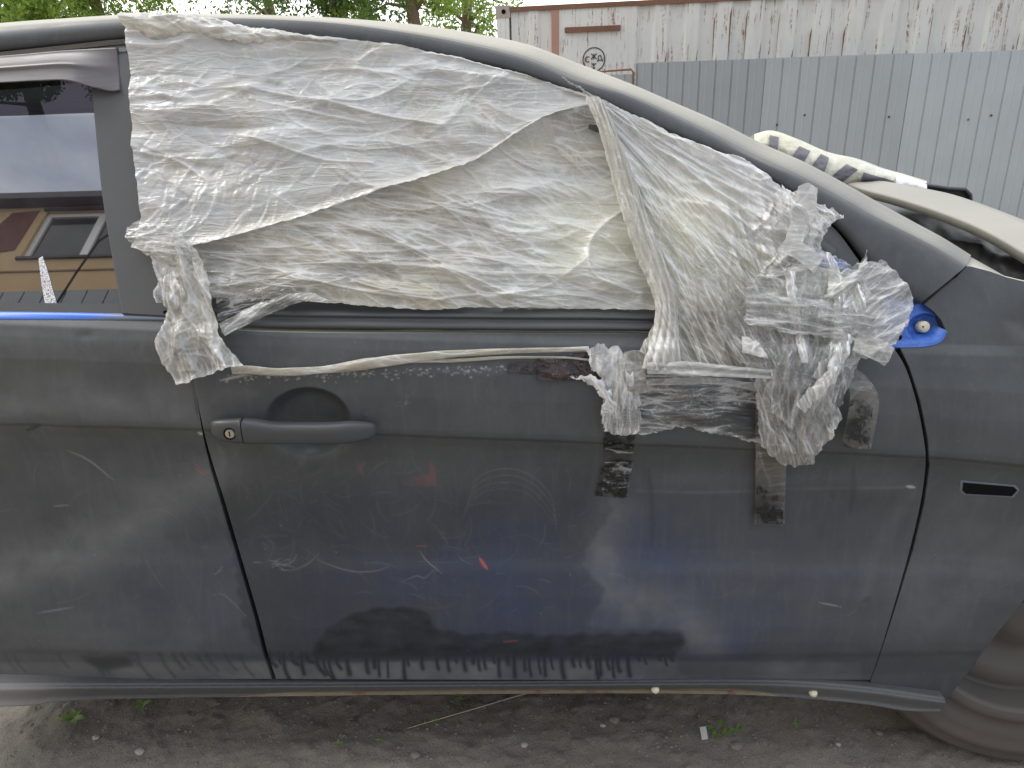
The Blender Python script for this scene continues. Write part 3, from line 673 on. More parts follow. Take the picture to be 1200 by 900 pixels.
# small pipe-framed wicket at the fence end
gate = thing('wicket_gate', 'small grey gate with thin pipe frame at the left end of the fence', 'gate', tuple(WP(F0 - .45, 0, 0, YF)))
g0, g1 = F0 - 1.0, F0 - .03
V = []; pts = []
a = g0
while a < g1 - .02: pts += [(a, 0), (a + .012, -.018), (a + .05, -.018), (a + .062, 0)]; a += .17
pts.append((g1 - .01, 0))
for a, d in pts: V += [WP(a, -.5, d, YF), WP(a, 1.50, d, YF)]
raw('gate_sheet', V, [(2 * k, 2 * k + 2, 2 * k + 3, 2 * k + 1) for k in range(len(pts) - 1)], FM[1], gate)
MB().tube([WP(g0, -.75, .02, YF), WP(g0, 1.52, .02, YF), WP(g1 - .03, 1.555, .02, YF), WP(g1, 1.52, .02, YF), WP(g1 + .03, -.75, .02, YF)], .014, 8).obj('pipe_frame', RUST, gate, True)

# ---- trees behind
def tree(x, y, h, cr_, low, leafm, label, nleaf, seed, lean=0.):
    rg = np.random.default_rng(seed); t = thing('leafy_tree', label, 'tree', (x, y, 0), 'trees behind the car roof')
    mb = MB(); pts = [(x + lean * (k / 6) + .08 * math.sin(k * 1.7 + seed), y + .06 * math.cos(k * 2.1), h * .9 * k / 6) for k in range(7)]
    mb.tube(pts, [.13 * (1 - .8 * k / 6) + .02 for k in range(7)], 10)
    tips = []
    for b in range(16):
        f = rg.uniform(.2, .95); base = Vector(pts[0]).lerp(Vector(pts[-1]), f); a = rg.uniform(0, 6.28); L = cr_ * rg.uniform(.5, 1.0) * (1.1 - .5 * f)
        e = base + Vector((math.cos(a) * L, math.sin(a) * L, rg.uniform(-.2, .6))); m = base.lerp(e, .5) + Vector((0, 0, .15)); mb.tube([base, m, e], [.04, .022, .008], 6); tips += [m, e]
    mb.obj('trunk', BARK, t, True)
    # leaves in clumps round the limb tips
    C = []
    for k in range(70):
        tp = tips[rg.integers(len(tips))]; C.append((tp.x + rg.normal(0, .35), tp.y + rg.normal(0, .35), max(low, tp.z + rg.normal(0, .4)), rg.uniform(.22, .5)))
    C = np.array(C); idx = rg.integers(len(C), size=nleaf); d = rg.normal(size=(nleaf, 3)); d /= np.linalg.norm(d, axis=1)[:, None]
    P = C[idx, :3] + d * (C[idx, 3] * rg.uniform(.3, 1., nleaf) ** .5)[:, None]
    sz = rg.uniform(.025, .055, nleaf)[:, None]; a = rg.normal(size=(nleaf, 3)); a /= np.linalg.norm(a, axis=1)[:, None]; b = np.cross(a, rg.normal(size=(nleaf, 3))); b /= np.linalg.norm(b, axis=1)[:, None]
    V = np.stack([P - a * sz, P + b * sz * .45, P + a * sz, P - b * sz * .45], 1).reshape(-1, 3)
    Q = np.arange(nleaf * 4).reshape(-1, 4); link('crown', fast_mesh('crown', V, Q), leafm, t, False)
for x, y, h, c, low, m, lb, nl, sd_, ln in [
    (-8.6, 13.5, 6.5, 2.0, 1.6, LEAFA, 'dark leafy tree at the far left above the rear roof', 34000, 1, .2),
    (-6.6, 12.6, 5.6, 1.5, 1.4, LEAFB, 'bushy yellow-green tree above the rear door window', 34000, 2, -.2),
    (-4.6, 15.0, 6.0, 1.5, 1.9, LEAFA, 'thin tree with sky showing through above the taped window corner', 8000, 3, .1),
    (-2.9, 13.0, 6.2, 1.5, 1.4, LEAFA, 'dense mid-green tree above the middle of the roof line', 36000, 4, .1),
    (-1.45, 12.4, 6.0, 1.2, 1.4, LEAFB, 'tree with a pinkish trunk showing between its bright leaves', 22000, 5, .05),
    (-.55, 14.2, 5.5, 1.0, 1.5, LEAFA, 'sparse tree just left of the container corner', 6000, 6, -.1)]:
    tree(x, y, h, c, low, m, lb, nl, sd_, ln)

# ---- house across the yard (behind the viewer, seen mirrored in the rear window)
YH = -5.2; GL0 = .098; ZG0 = float(ZB(-.6)); gn = np.array([0, -1, .58]); gn = gn / np.linalg.norm(gn)
def refl(px, py, yh=YH):
    d = ray(px, py); P = on_plane(px, py, (0, GL0, ZG0 + .06), gn); dn = (d @ gn); r = d - 2 * np.asarray(dn)[..., None] * gn
    t = (yh - P[..., 1]) / r[..., 1]; return P + t[..., None] * r
eave = float(refl(np.array(60.), np.array(243.))[2]); pl0 = float(refl(np.array(60.), np.array(343.))[2]); 
def make_wallm():
    n = N('tan_rendered_wall'); co = n.coord(); f = n.noise(co, 1.2, 5, .6); f2 = n.noise(co, 30, 5, .6)
    col = n.mix(f, (.50, .34, .17), (.66, .48, .26)); col = n.mix(n.math('MULTIPLY', f2, .3), col, (.33, .22, .12)); return n.done(n.bsdf(col, .9, 0, n.bump(f2, .4, .01)))
house = thing('yard_building', 'tan two-storey building mirrored in the rear door window, seen only there', 'building', (-5, YH, 0))
WALLM = make_wallm(); DK = simple('dark_eave_board', (.03, .028, .025), .7); WHT = simple('white_window_frame', (.72, .71, .68), .5, 0, .1, 20); MAROON = simple('peeled_maroon_patch', (.13, .045, .03), .85, 0, .4, 14)
hx0, hx1 = -13.0, -3.0
def hquad(pts, y): return [(float(p[0]), y, float(p[2])) for p in pts]
wq = [refl(np.array(float(a)), np.array(float(b))) for a, b in ((34, 299), (64, 260), (150, 250), (118, 296))]
wx0, wx1 = wq[0][0] - .10, wq[0][0] + 1.40; wz0 = float(wq[0][2]) - .05; wz1 = float(wq[1][2]) + .22
mb = MB(); mb.box((hx0, YH - .3, 0), (wx0, YH, eave)).box((wx1, YH - .3, 0), (hx1, YH, eave)).box((wx0, YH - .3, 0), (wx1, YH, wz0)).box((wx0, YH - .3, wz1), (wx1, YH, eave)); mb.obj('wall', WALLM, house)
MB().box((hx0 - .3, YH - 6, eave + .002), (hx1 + .3, YH + .16, eave + .12)).obj('eave', DK, house)
MB().box((hx0, YH - 6, 0), (hx1, YH - .302, eave)).obj('rear_block', WALLM, house)
wn = MB().box((wx0 + .002, YH - .10, wz0 + .002), (wx0 + .07, YH - .04, wz1 - .002)).box((wx1 - .07, YH - .10, wz0 + .002), (wx1 - .002, YH - .04, wz1 - .002)).box((wx0 + .07, YH - .10, wz0 + .002), (wx1 - .07, YH - .04, wz0 + .07)).box((wx0 + .07, YH - .10, wz1 - .07), (wx1 - .07, YH - .04, wz1 - .002)).box(((wx0 + wx1) / 2 - .05, YH - .10, wz0 + .07), ((wx0 + wx1) / 2 + .05, YH - .04, wz1 - .07)).obj('window', WHT, house)
PANE = N('dim_far_pane'); PANE = PANE.done(PANE.bsdf((.035, .04, .04), .08)); 
for a, b in ((wx0 + .07, (wx0 + wx1) / 2 - .05), ((wx0 + wx1) / 2 + .05, wx1 - .07)): MB().box((a, YH - .085, wz0 + .07), (b, YH - .07, wz1 - .07)).obj('pane', PANE, wn)
for zz_ in (wz1, wz0 - .04): MB().box((wx0 - .03, YH + .002, zz_), (wx1 + .03, YH + .03, zz_ + .04)).obj('window_surround', DK, house)
mp_ = MB(); mp_.prism([(wx0 - .10, YH + .004, wz1 + .02), (wx0 - .45, YH + .004, wz1 - .02), (wx0 - .62, YH + .004, wz0 + .35), (wx0 - .9, YH + .004, wz0 + .2), (wx0 - .45, YH + .004, wz0 + .08), (wx0 - .12, YH + .004, wz0 + .15)], (0, .004, 0)); mp_.obj('peeled_patch', MAROON, house)
MB().box((hx0, YH + .003, (wz0 + pl0) / 2 + .05), (hx1, YH + .012, (wz0 + pl0) / 2 + .075)).obj('string_course', simple('dull_brown_joint', (.24, .16, .09), .9), house)
zlow = pl0 - .70; tile = MB().box((0, 0, 0), (.235, .03, .70)); ROOFT = simple('grey_tin_panel', (.15, .165, .17), .5, .3, .2, 12)
t0 = tile.obj('tin_panel', ROOFT, house); t0.location = Vector((hx0, YH + .004, zlow)) - house.location; t0.rotation_euler = (0, 0, 0)
xx = hx0 + .25; ky = 0
while xx < hx1: 
    c_ = t0.copy(); COL.objects.link(c_); c_.location = Vector((xx, YH + .004, zlow)) - house.location; xx += .25
MB().box((hx0, YH + .002, zlow - .25), (hx1, YH + .06, zlow - .03)).obj('ledge', WHT, house)
wire = MB(); a = refl(np.array(128.), np.array(305.)); b = refl(np.array(103.), np.array(342.)); wire.tube([(a[0] + .6, YH + .3, eave - .2), (float(a[0]), YH + .3, float(a[2])), (float(b[0]), YH + .3, float(b[2])), (b[0] - .1, YH + .3, b[2] - 1.2)], .014, 6); wire.obj('hanging_cable', BLACK, house, True)

# ================================================================== THE CAR
car = thing('parked_car', 'matte dark grey car with its front side window covered in torn plastic film', 'car', (0, .95, 0))
# --- front door lower skin
SEAM_L = [(216, 380), (219, 415), (226, 455), (240, 520), (262, 592), (282, 660), (300, 722), (311, 765), (321, 796)]
SEAM_R = [(1047, 404), (1063, 430), (1076, 470), (1085, 515), (1087, 545), (1081, 590), (1068, 645), (1052, 700), (1038, 745), (1027, 778), (1020, 797)]
def shift(p, d, taper=None): return [(x + d * (1 if taper is None else taper(y)), y) for x, y in p]
gw = lambda y: 1.0 if y < 620 else max(.22, 1 - (y - 620) / 190)
L = shift(SEAM_L, 2.7); R = shift(SEAM_R, -2.4, gw)
px, py = coons([L[0], (320, 389), (600, 391), (760, 392), R[0]], [L[-1], (650, 797), R[-1]], L, R, 1.0)
q = ((px - 361) / 52.) ** 2 + ((py - 495) / 42.) ** 2
bowl = -.034 * sst(0, .75, 1 - q) ** .8
fdoor = thing_part = None
P = hit(px, py, 0.); P[..., 1] -= bowl
# dents
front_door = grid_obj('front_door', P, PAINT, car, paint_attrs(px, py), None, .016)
# --- rear door lower skin
Rr = shift(SEAM_L, -2.7)
px, py = coons([(-350, 374), (0, 375), (205, 377), Rr[0]], [(-350, 800), (0, 798), Rr[-1]], [(-350, 374), (-350, 800)], Rr, 1.15)
P = hit(px, py)
dent = lambda cx, cy, rx, ry, a: a * np.exp(-((px - cx) / rx) ** 2 - ((py - cy) / ry) ** 2)
P[..., 1] += dent(45, 496, 26, 9, .004) + dent(152, 462, 60, 22, .003) + dent(10, 470, 50, 22, .003) + dent(200, 470, 7, 30, .0012) + dent(100, 394, 10, 5, .002)
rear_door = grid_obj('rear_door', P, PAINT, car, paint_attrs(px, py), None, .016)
# --- fender, row by row
def rows(fl, fr, y0, y1, step=1.0, nu=None):
    ys = np.arange(y0, y1, step); l = fl(ys); r = fr(ys); nu = nu or int(max(r - l) / step); u = np.linspace(0, 1, nu)
    return l[:, None] * (1 - u) + r[:, None] * u, np.repeat(ys[:, None], nu, 1)
fl_pts = [(1133, 312), (1120, 326), (1100, 342), (1083, 357), (1094, 365), (1103, 375), (1108, 386), (1105, 394), (1096, 400), (1053, 404.5)] + shift([p for p in SEAM_R if p[1] > 415], 2.4, gw) + [(1020, 815)]
fr_pts = [(1137, 312), (1160, 318), (1180, 325), (1205, 331), (1260, 341), (1350, 358), (1350, 610), (1300, 632), (1250, 662), (1200, 690), (1165, 738), (1132, 788), (1110, 818)]
fy = lambda pts: (lambda y: np.interp(y, [p[1] for p in pts], [p[0] for p in pts]))
px, py = rows(fy(fl_pts), fy(fr_pts), 312, 818, 1.0, 240)
P = hit(px, py)
P[..., 1] -= .016 * sst(1090, 1230, px) * sst(420, 520, py)
q = ((px - 1156) / 27.) ** 4 + ((py - 570) / 7.5) ** 4
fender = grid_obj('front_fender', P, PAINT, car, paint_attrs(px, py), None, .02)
# side repeater opening: rim + dark recess
rim_poly = [(1127, 564), (1182, 566), (1186, 570), (1180, 577), (1130, 577), (1126, 573)]
def side_pt(x, y, off): return hit(np.array(float(x)), np.array(float(y)), off)
def off_fender(x, y, off):
    p = side_pt(x, y, 0.).copy(); p[1] -= off + .016 * float(sst(1090, 1230, np.array(float(x)))) * float(sst(420, 520, np.array(float(y)))); return p
cen = (1155, 571); ring = MB()
outp = [off_fender(cen[0] + (a - cen[0]) * 1.10, cen[1] + (b - cen[1]) * 1.35, .0004) for a, b in rim_poly]; inp = [off_fender(a, b, .0015) for a, b in rim_poly]
n6 = len(rim_poly); ring.add(outp + inp, [(i, (i + 1) % n6, (i + 1) % n6 + n6, i + n6) for i in range(n6)])
rp = ring.obj('repeater_opening', simple('chipped_pale_rim', (.13, .135, .17), .5, 0, .3, 300), fender)
hb = MB(); hb.add([p - np.array([0, .0004, 0]) for p in inp], [tuple(range(n6))]); hb.obj('dark_hole', BLACK, rp)

# --- rocker
T = [(-350, 803), (0, 801), (200, 801), (600, 799), (860, 797), (960, 800), (1040, 808), (1107, 818)]
B = [(-350, 829), (0, 828), (70, 822), (200, 818), (600, 813), (860, 814), (1000, 824), (1060, 833), (1100, 834)]
px, py = coons(T, B, [T[0], B[0]], [T[-1], (1108, 828), B[-1]], 1.3)
v = np.linspace(0, 1, px.shape[0])[:, None] * np.ones_like(px)
P = on_y(px, py, .018 + .003 * np.cos(v * 9) - .006 * np.exp(-((v - .25) / .18) ** 2) + .010 * v)
def make_rocker():
    n = N('scuffed_sill_paint'); co = n.coord(); at = n.attr('m2'); f = n.noise(co, 9, 5, .6, .5); f2 = n.noise(co, 90, 4, .6)
    col = n.mix(f2, (.050, .054, .058), (.10, .105, .108)); bd = n.ramp(n.math('ADD', at[0], n.math('MULTIPLY', n.math('SUBTRACT', f, .5), .5)), [(.52, 0.), (.60, 1.)])
    col = n.mix(bd, col, n.mix(f2, (.12, .10, .065), (.26, .22, .15))); rs = n.math('MULTIPLY', bd, n.ramp(n.noise(co, 24, 5, .65), [(.56, 0.), (.64, 1.)])); col = n.mix(rs, col, (.17, .07, .045))
    col = n.mix(at[1], col, (.31, .30, .29))
    return n.done(n.bsdf(col, .55, 0, n.bump(f2, .4, .002)))
at2 = np.stack([v * sst(150, 380, px) * sst(980, 860, px), sst(120, -60, px) + sst(860, 980, px) * .16, v * 0], -1)
rocker = grid_obj('rocker_sill', P, make_rocker(), car, {'m2': at2}, None, .05)
for x, y in ((768, 808), (953, 812)):
    c = on_y(np.array(float(x)), np.array(float(y)), .020); mb = MB(); mb.lathe(c, (0, -1, 0), [(.0001, .007), (.005, .006), (.0075, .002), (.008, -.006)], 14); o = mb.obj('sill_clip', CREAM, rocker, True)
# lower curtain closing the body behind the panels
sh = MB(); 
Pz = [hit(np.array(float(a)), np.array(float(b)), -.018) for a, b in ((-340, 385), (1340, 420), (1340, 600), (1180, 720), (1085, 815), (500, 800), (-340, 800))]
sh.prism(Pz, (0, .02, 0)); sh.obj('inner_body_shell', BLACK, car)
# floor pan and wheel-arch liner
MB().box((-1.25, .10, .20), (.72, 1.80, .24)).obj('floor_pan', DARKP, car)
WC = Vector((.965, .055, .318)); wax = Vector((math.sin(-.2) * math.cos(.12), -math.cos(-.2) * math.cos(.12), math.sin(.12)))
li = MB(); prof = []
for k in range(15):
    a = math.radians(-20 + 220 * k / 14); prof.append((WC.x + .40 * math.cos(a), WC.z + .02 + .40 * math.sin(a)))
V = [(a, yy, b) for yy in (.03, .36) for a, b in prof]; li.add(V, [(i, i + 1, i + 16, i + 15) for i in range(14)]); li.add([(a, .36, b) for a, b in prof], [tuple(range(15))]); li.obj('arch_liner', DARKP, car)
# --- wheel
wheel = MB().lathe(WC, wax, [(.196, .004), (.206, .010), (.214, .006), (.225, .000), (.236, .006), (.250, .011), (.262, .009), (.268, .014), (.280, .012), (.290, .004), (.296, .008), (.304, .000), (.312, -.012), (.316, -.028), (.318, -.05), (.318, -.15), (.30, -.19), (.21, -.2)], 96).obj('wheel', RUBBER, car, True)
MB().lathe(WC, wax, [(.0001, -.028), (.03, -.027), (.055, -.032), (.08, -.058), (.105, -.06), (.13, -.048), (.16, -.040), (.176, -.06), (.184, -.05), (.188, -.008), (.194, .003), (.200, .004), (.2005, -.01)], 96).obj('rim', STEEL, wheel, True)
_a = wax.orthogonal().normalized(); _b = wax.cross(_a)
for k in range(5):
    t = 2 * math.pi * k / 5 + .2; c = WC + (_a * math.cos(t) + _b * math.sin(t)) * .145
    MB().lathe(c, wax, [(.0001, -.0425), (.012, -.0425), (.015, -.0425)], 14).obj('vent_hole', DARKP, wheel)
# --- blue strip of bare factory paint under the rear window
def lofted(name, rowsl, m, parent, n=200, attrs=True, off=None, fold=0., **k):
    """rowsl: list of (curve, depth) ; depth = absolute offset from body surface"""
    G = np.stack([curve(c, n) for c, _ in rowsl]); O = np.array([o for _, o in rowsl])[:, None] * np.ones((1, n))
    P = hit(G[..., 0], G[..., 1], 0.); P[..., 1] -= O
    return grid_obj(name, P, m, parent, paint_attrs(G[..., 0], G[..., 1]), None, fold, **k)
def make_bluestrip():
    n = N('blue_paint_fading_into_grey'); co = n.coord(); f = n.noise(co, 14, 4, .6); at = n.attr('m2')
    col = n.mix(n.ramp(n.math('ADD', at[0], n.math('MULTIPLY', n.math('SUBTRACT', f, .5), .4)), [(.3, 0.), (.75, 1.)]), (.16, .19, .24), (.05, .17, .66)); return n.done(n.bsdf(col, .33, 0, None))
BS = make_bluestrip()
def strip(name, T, B, depths, m, parent, n=240, a=None, **k):
    nv = len(depths); T = curve(T, n); B = curve(B, n); v = np.linspace(0, 1, nv)[:, None, None]; G = T[None] * (1 - v) + B[None] * v
    P = hit(G[..., 0], G[..., 1], 0.); P[..., 1] -= np.array(depths)[:, None]
    at = paint_attrs(G[..., 0], G[..., 1])
    if a is not None: at['m2'] = a(G[..., 0], v[..., 0] * np.ones(G.shape[:2]))
    return grid_obj(name, P, m, parent, at, None, 0., **k)
strip('blue_bare_strip', [(-350, 362), (0, 364), (150, 367), (212, 370)], [(-350, 376), (0, 376), (150, 376), (212, 377)], [-.020, .000, .002, .003, .003, .0025, .001, -.003], BS, rear_door,
      a=lambda x, v: np.stack([(1 - sst(60, 205, x) * .95) * (1 - .75 * sst(.55, .95, v)), v * 0, v * 0], -1))
# --- belt moulding on the front door
strip('belt_moulding', [(214, 356), (330, 361), (600, 364), (760, 366), (1000, 376)], [(214, 380), (330, 387), (600, 390), (760, 391), (1000, 399)],
      [-.03, -.004, .002, .004, .004, .001, -.002, .001, .005, .007, .007, .006, .002, -.004, -.012], PLAIN, front_door)
# --- roof rail and A-pillar
st = [(-350, 100, -350, 66, -350, 61), (-150, 76, -150, 45, -150, 41), (0, 61, 0, 32, 0, 27), (75, 53, 75, 26, 75, 21.5), (150, 45.5, 150, 21, 150, 17), (250, 44, 250, 20, 250, 16), (330, 46, 330, 22, 330, 18),
      (400, 51, 403, 27, 405, 21.5), (475, 60, 482, 38, 485, 28.5), (535, 71, 545, 50, 550, 38), (595, 84, 610, 66, 618, 52), (655, 103, 672, 90, 682, 76), (710, 124, 728, 108, 740, 98.5), (760, 147, 778, 130, 790, 120),
      (810, 167, 830, 155, 843, 143), (860, 189, 880, 181, 893, 168), (910, 217, 930, 204, 943, 190), (955, 247, 980, 230, 992, 216), (985, 272, 1020, 253, 1031, 238), (1012, 306, 1060, 273, 1070, 259.5), (1038, 335, 1095, 291, 1105, 278.5), (1077, 357, 1131, 313, 1138, 299)]
st = np.array(st, float); n = 420; Lc, Rc, Tc = [], [], []
tt = np.linspace(0, len(st) - 1, n)
def ci(col):      # smooth interpolation through stations
    k = np.arange(len(st)); m = np.gradient(col); i = np.clip(tt.astype(int), 0, len(st) - 2); f = tt - i
    return (2 * f ** 3 - 3 * f ** 2 + 1) * col[i] + (f ** 3 - 2 * f ** 2 + f) * m[i] + (-2 * f ** 3 + 3 * f ** 2) * col[i + 1] + (f ** 3 - f ** 2) * m[i + 1]
c6 = [ci(st[:, k]) for k in range(6)]
yL = hit(c6[0], c6[1], .0)[..., 1]; sec = []; thick = .10
RAILW = []
for f, g, dy in [(0, 0, .030), (0, 0, .002), (.12, 0, -.006), (.3, 0, -.009), (.55, 0, -.010), (.8, 0, -.008), (.95, 0, -.003), (1, .12, .003), (1, .3, .013), (1, .5, .030), (1, .7, .057), (1, .86, .078), (1, 1, .105)]:
    X = c6[0] * (1 - f) + c6[2] * f; Y = c6[1] * (1 - f) + c6[3] * f
    X = X * (1 - g) + c6[4] * g; Y = Y * (1 - g) + c6[5] * g
    hgt = .35 * (np.abs(c6[1] - Y)) / 700.
    sec.append(on_y(X, Y, yL + dy + hgt)); RAILW.append((X, Y))
Tw = sec[-1]
sec[0] = sec[0] + np.array([0, 0, .014])
sec.append(Tw + np.array([0, .05, -.008])); sec.append(Tw + np.array([0, .09, -.03]))
P = np.stack(sec); RX = np.stack([r[0] for r in RAILW] + [RAILW[-1][0]] * 2); RY = np.stack([r[1] for r in RAILW] + [RAILW[-1][1]] * 2)
at = paint_attrs(RX, RY * 0 - 10)
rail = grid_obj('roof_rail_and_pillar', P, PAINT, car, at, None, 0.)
endp = MB(); endp.add([p for p in P[:, -1]], [tuple(range(P.shape[0]))]); endp.obj('pillar_end', PAINT, rail)
# roof skin and windscreen reaching the far side
CEN = .95
iR = int(n * 13.2 / 21); iW = n
rw = Tw.copy(); rw[:, 1] += .05; rw[:, 2] -= .012
def span(a, crown):
    far = a.copy(); far[:, 1] = 2 * CEN - a[:, 1]; v = np.linspace(0, 1, 24)[:, None, None]; G = a[None] * (1 - v) + far[None] * v; G[..., 2] += crown * (4 * v[..., 0] * (1 - v[..., 0])); return G
grid_obj('roof_skin', span(rw[: int(n * 9.6 / 21)], .012), PAINT, car, None, None, 0.)
WS = N('windscreen_glass'); _g = WS.n('BsdfGlossy'); _g.inputs['Roughness'].default_value = .02; _t = WS.n('BsdfTransparent'); _t.inputs['Color'].default_value = (.8, .85, .83, 1); _m = WS.n('MixShader'); _m.inputs[0].default_value = .1; WS.l(_t.outputs[0], _m.inputs[1]); WS.l(_g.outputs[0], _m.inputs[2]); WS = WS.done(_m)
ws = span(rw[int(n * 9.6 / 21):], -.01); grid_obj('windscreen', ws, WS, car, None, None, 0.)
# far side pillars, door and cabin
far = P.copy(); far[..., 1] = 2 * CEN - far[..., 1]; grid_obj('far_roof_rail', far[:, ::6], PAINT, car, None, None, 0.)
zbf = float(ZB(0))
MB().box((-1.3, 1.82, .22), (.85, 1.88, zbf - .02)).obj('far_door', INTM, car)
MB().add([(-.62, 1.83, zbf - .02), (-.48, 1.83, zbf - .02), (-.56, 1.66, 1.33), (-.66, 1.66, 1.33)], [(0, 1, 2, 3)]).obj('far_centre_pillar', INTM, car)
# b-pillar inner, near
bp = [hit(np.array(float(a)), np.array(float(b)), -.03) for a, b in ((150, 50), (330, 50), (300, 380), (215, 380))]
MB().prism([bp[0], bp[0] * .55 + bp[1] * .45, bp[3] * .45 + bp[2] * .55, bp[3]], (0, .05, 0)).obj('centre_pillar', PLAIN, car)
# seats
def seat(x, y):
    o = MB(); V = []; n_ = 16
    prof = [(0., 0.20, .27), (.1, .24, .27), (.3, .25, .25), (.5, .25, .22), (.58, .22, .19), (.62, .14, .13)]
    rows_ = []
    for h, wd, dp in prof:
        r = []
        for k in range(n_):
            t = 2 * math.pi * k / n_; cx = math.copysign(abs(math.cos(t)) ** .6, math.cos(t)) * .07; cy = math.copysign(abs(math.sin(t)) ** .6, math.sin(t)) * wd
            r.append((x - h * .35 + cx, y + cy, .55 + h))
        rows_ += r
    o.add(rows_, [(i * n_ + k, i * n_ + (k + 1) % n_, (i + 1) * n_ + (k + 1) % n_, (i + 1) * n_ + k) for i in range(5) for k in range(n_)] + [tuple(5 * n_ + k for k in range(n_))])
    s = o.obj('seat', FABRIC, car, True)
    h = MB(); hr = []
    for z_, sc_ in ((1.18, .6), (1.20, 1.), (1.30, 1.), (1.33, .6)):
        for k in range(n_):
            t = 2 * math.pi * k / n_; hr.append((x - .24 + .05 * sc_ * math.cos(t), y + .13 * sc_ * math.copysign(abs(math.sin(t)) ** .7, math.sin(t)), z_))
    h.add(hr, [(i * n_ + k, i * n_ + (k + 1) % n_, (i + 1) * n_ + (k + 1) % n_, (i + 1) * n_ + k) for i in range(3) for k in range(n_)] + [tuple(3 * n_ + k for k in range(n_))]); h.obj('headrest', FABRIC, s, True)
    MB().box((x - .02, y - .24, .42), (x + .46, y + .24, .56)).obj('cushion', FABRIC, s)
seat(-.18, .58); seat(-.18, 1.32)
MB().box((.50, .14, .55), (.80, 1.76, .88)).box((.42, .14, .70), (.52, 1.76, .84)).obj('dashboard', INTM, car)
# --- rear window: frame, glass, deflector
px, py = coons([(104, 64), (130, 60), (152, 58)], [(143, 368), (180, 370), (214, 372)], [(104, 64), (111, 140), (120, 230), (133, 310), (143, 368)], [(152, 58), (160, 130), (163, 220), (172, 290), (214, 372)], 2.)
px = px.copy()
P = hit(px, py, .004); grid_obj('window_pillar', P, SASH, rear_door, None, None, .012)
P_ = [(-350, 104), (-150, 80), (0, 66), (75, 57), (154, 49)]
strip('upper_frame', P_, [(-350, 125), (-150, 96), (0, 82), (75, 74), (154, 66)], [-.02, .000, .003, .004, .004, .003], SASH, rear_door)
gp = [(-350, 75), (108, 75), (146, 369), (-350, 369)]
gq = [on_plane(np.array(float(a)), np.array(float(b)), (0, GL0, ZG0 + .06), gn) for a, b in gp]
rear_glass = MB().add(gq, [(0, 3, 2, 1)]).obj('window_glass', GLASS, rear_door)
sl_ = [on_plane(np.array(float(a)), np.array(float(b)), (0, GL0 - .006, ZG0 + .06), gn) for a, b in ((-350, 351), (141, 356), (146, 367), (-350, 368))]
MB().add(sl_, [(0, 3, 2, 1)]).obj('weather_strip', SASH, rear_glass)
# peeled sticker residue on the glass
rz = N('white_sticker_residue'); _c = rz.coord(); _f = rz.noise(_c, 420, 4, .7, .5); _p = rz.bsdf((.74, .74, .76), .7); rz.val(_p.inputs['Alpha'], rz.ramp(_f, [(.40, .15), (.52, 1.)])); rz = rz.done(_p)
rr = [(45, 303), (50, 300), (56, 318), (62, 340), (69, 363), (54, 363), (49, 335)]
q = [on_plane(np.array(float(a)), np.array(float(b)), (0, GL0 - .001, ZG0 + .06), gn) for a, b in rr]; MB().add(q, [tuple(range(len(q)))]).obj('sticker_residue', rz, rear_glass)
# deflector
T = [(-350, 92), (-150, 74), (0, 66), (70, 60), (120, 57), (139, 56)]; B = [(-350, 126), (-150, 105), (0, 98), (60, 95), (92, 95), (118, 103), (134, 107), (143, 106)]
Tn = curve(T, 260); Bn = curve(B, 260); nv = 26; v = np.linspace(0, 1, nv)[:, None, None]; G = Tn[None] * (1 - v) + Bn[None] * v; vv = v[..., 0] * np.ones(G.shape[:2]); xx = G[..., 0]
endf = sst(146, 96, xx)
dep = .008 + .022 * sst(0, .55, vv) * endf - .004 * np.sin(vv * 3.1) + .004 * np.exp(-((vv - .45) / .08) ** 2) * endf
P = hit(G[..., 0], G[..., 1], 0.); P[..., 1] -= dep; grid_obj('wind_deflector', P, VISOR, rear_door, None, None, .008)
# small black plug hole by the pillar foot
c = hit(np.array(194.), np.array(366.), .003); MB().lathe(c, (0, -1, 0), [(.0001, .002), (.003, .002), (.0035, 0)], 12).obj('plug_hole', BLACK, rear_door)

# --- door handle
hs = [(252, 492, 498, .2), (254, 488, 503, .5), (262, 485.5, 507, .8), (276, 484, 509, .95), (292.3, 483, 509.5, 1.)]
gs_ = [(293.8, 483, 509.5, 1.), (306, 483.6, 510, 1.), (318, 486, 510, 1.), (330, 487.6, 510, 1.02), (360, 488, 510, 1.04), (395, 488, 510, 1.02), (404, 487.4, 510, 1.), (414, 486.6, 509.8, .95), (428, 488, 508, .8), (438, 490, 506, .6), (443, 493, 503, .35), (445, 497, 499, .1)]
def handle_mesh(stn, proud, name, parent):
    V = []; k = 14
    for x_, y0, y1, f in stn:
        yc = (y0 + y1) / 2; c = hit(np.array(float(x_)), np.array(yc), 0.); up = hit(np.array(float(x_)), np.array(float(y0)), 0.); hh = abs(up[2] - c[2]) * 1.12
        for i in range(k):
            t = 2 * math.pi * i / k; sy = math.copysign(abs(math.sin(t)) ** .62, math.sin(t)); sx = math.copysign(abs(math.cos(t)) ** .8, math.cos(t))
            V.append((c[0], -.004 + .0 - proud * f * .55 - proud * .45 * sx * f - .004, c[2] + hh * sy))
    Fc = [(i * k + j, i * k + (j + 1) % k, (i + 1) * k + (j + 1) % k, (i + 1) * k + j) for i in range(len(stn) - 1) for j in range(k)] + [tuple(range(k)), tuple((len(stn) - 1) * k + j for j in range(k))[::-1]]
    o = raw(name, V, Fc, PLAIN, parent, True); md = o.modifiers.new('b', 'SUBSURF'); md.levels = 1; md.render_levels = 2; return o
handle = handle_mesh(gs_, .030, 'door_handle', front_door)
capo = handle_mesh(hs, .028, 'handle_cap', front_door)
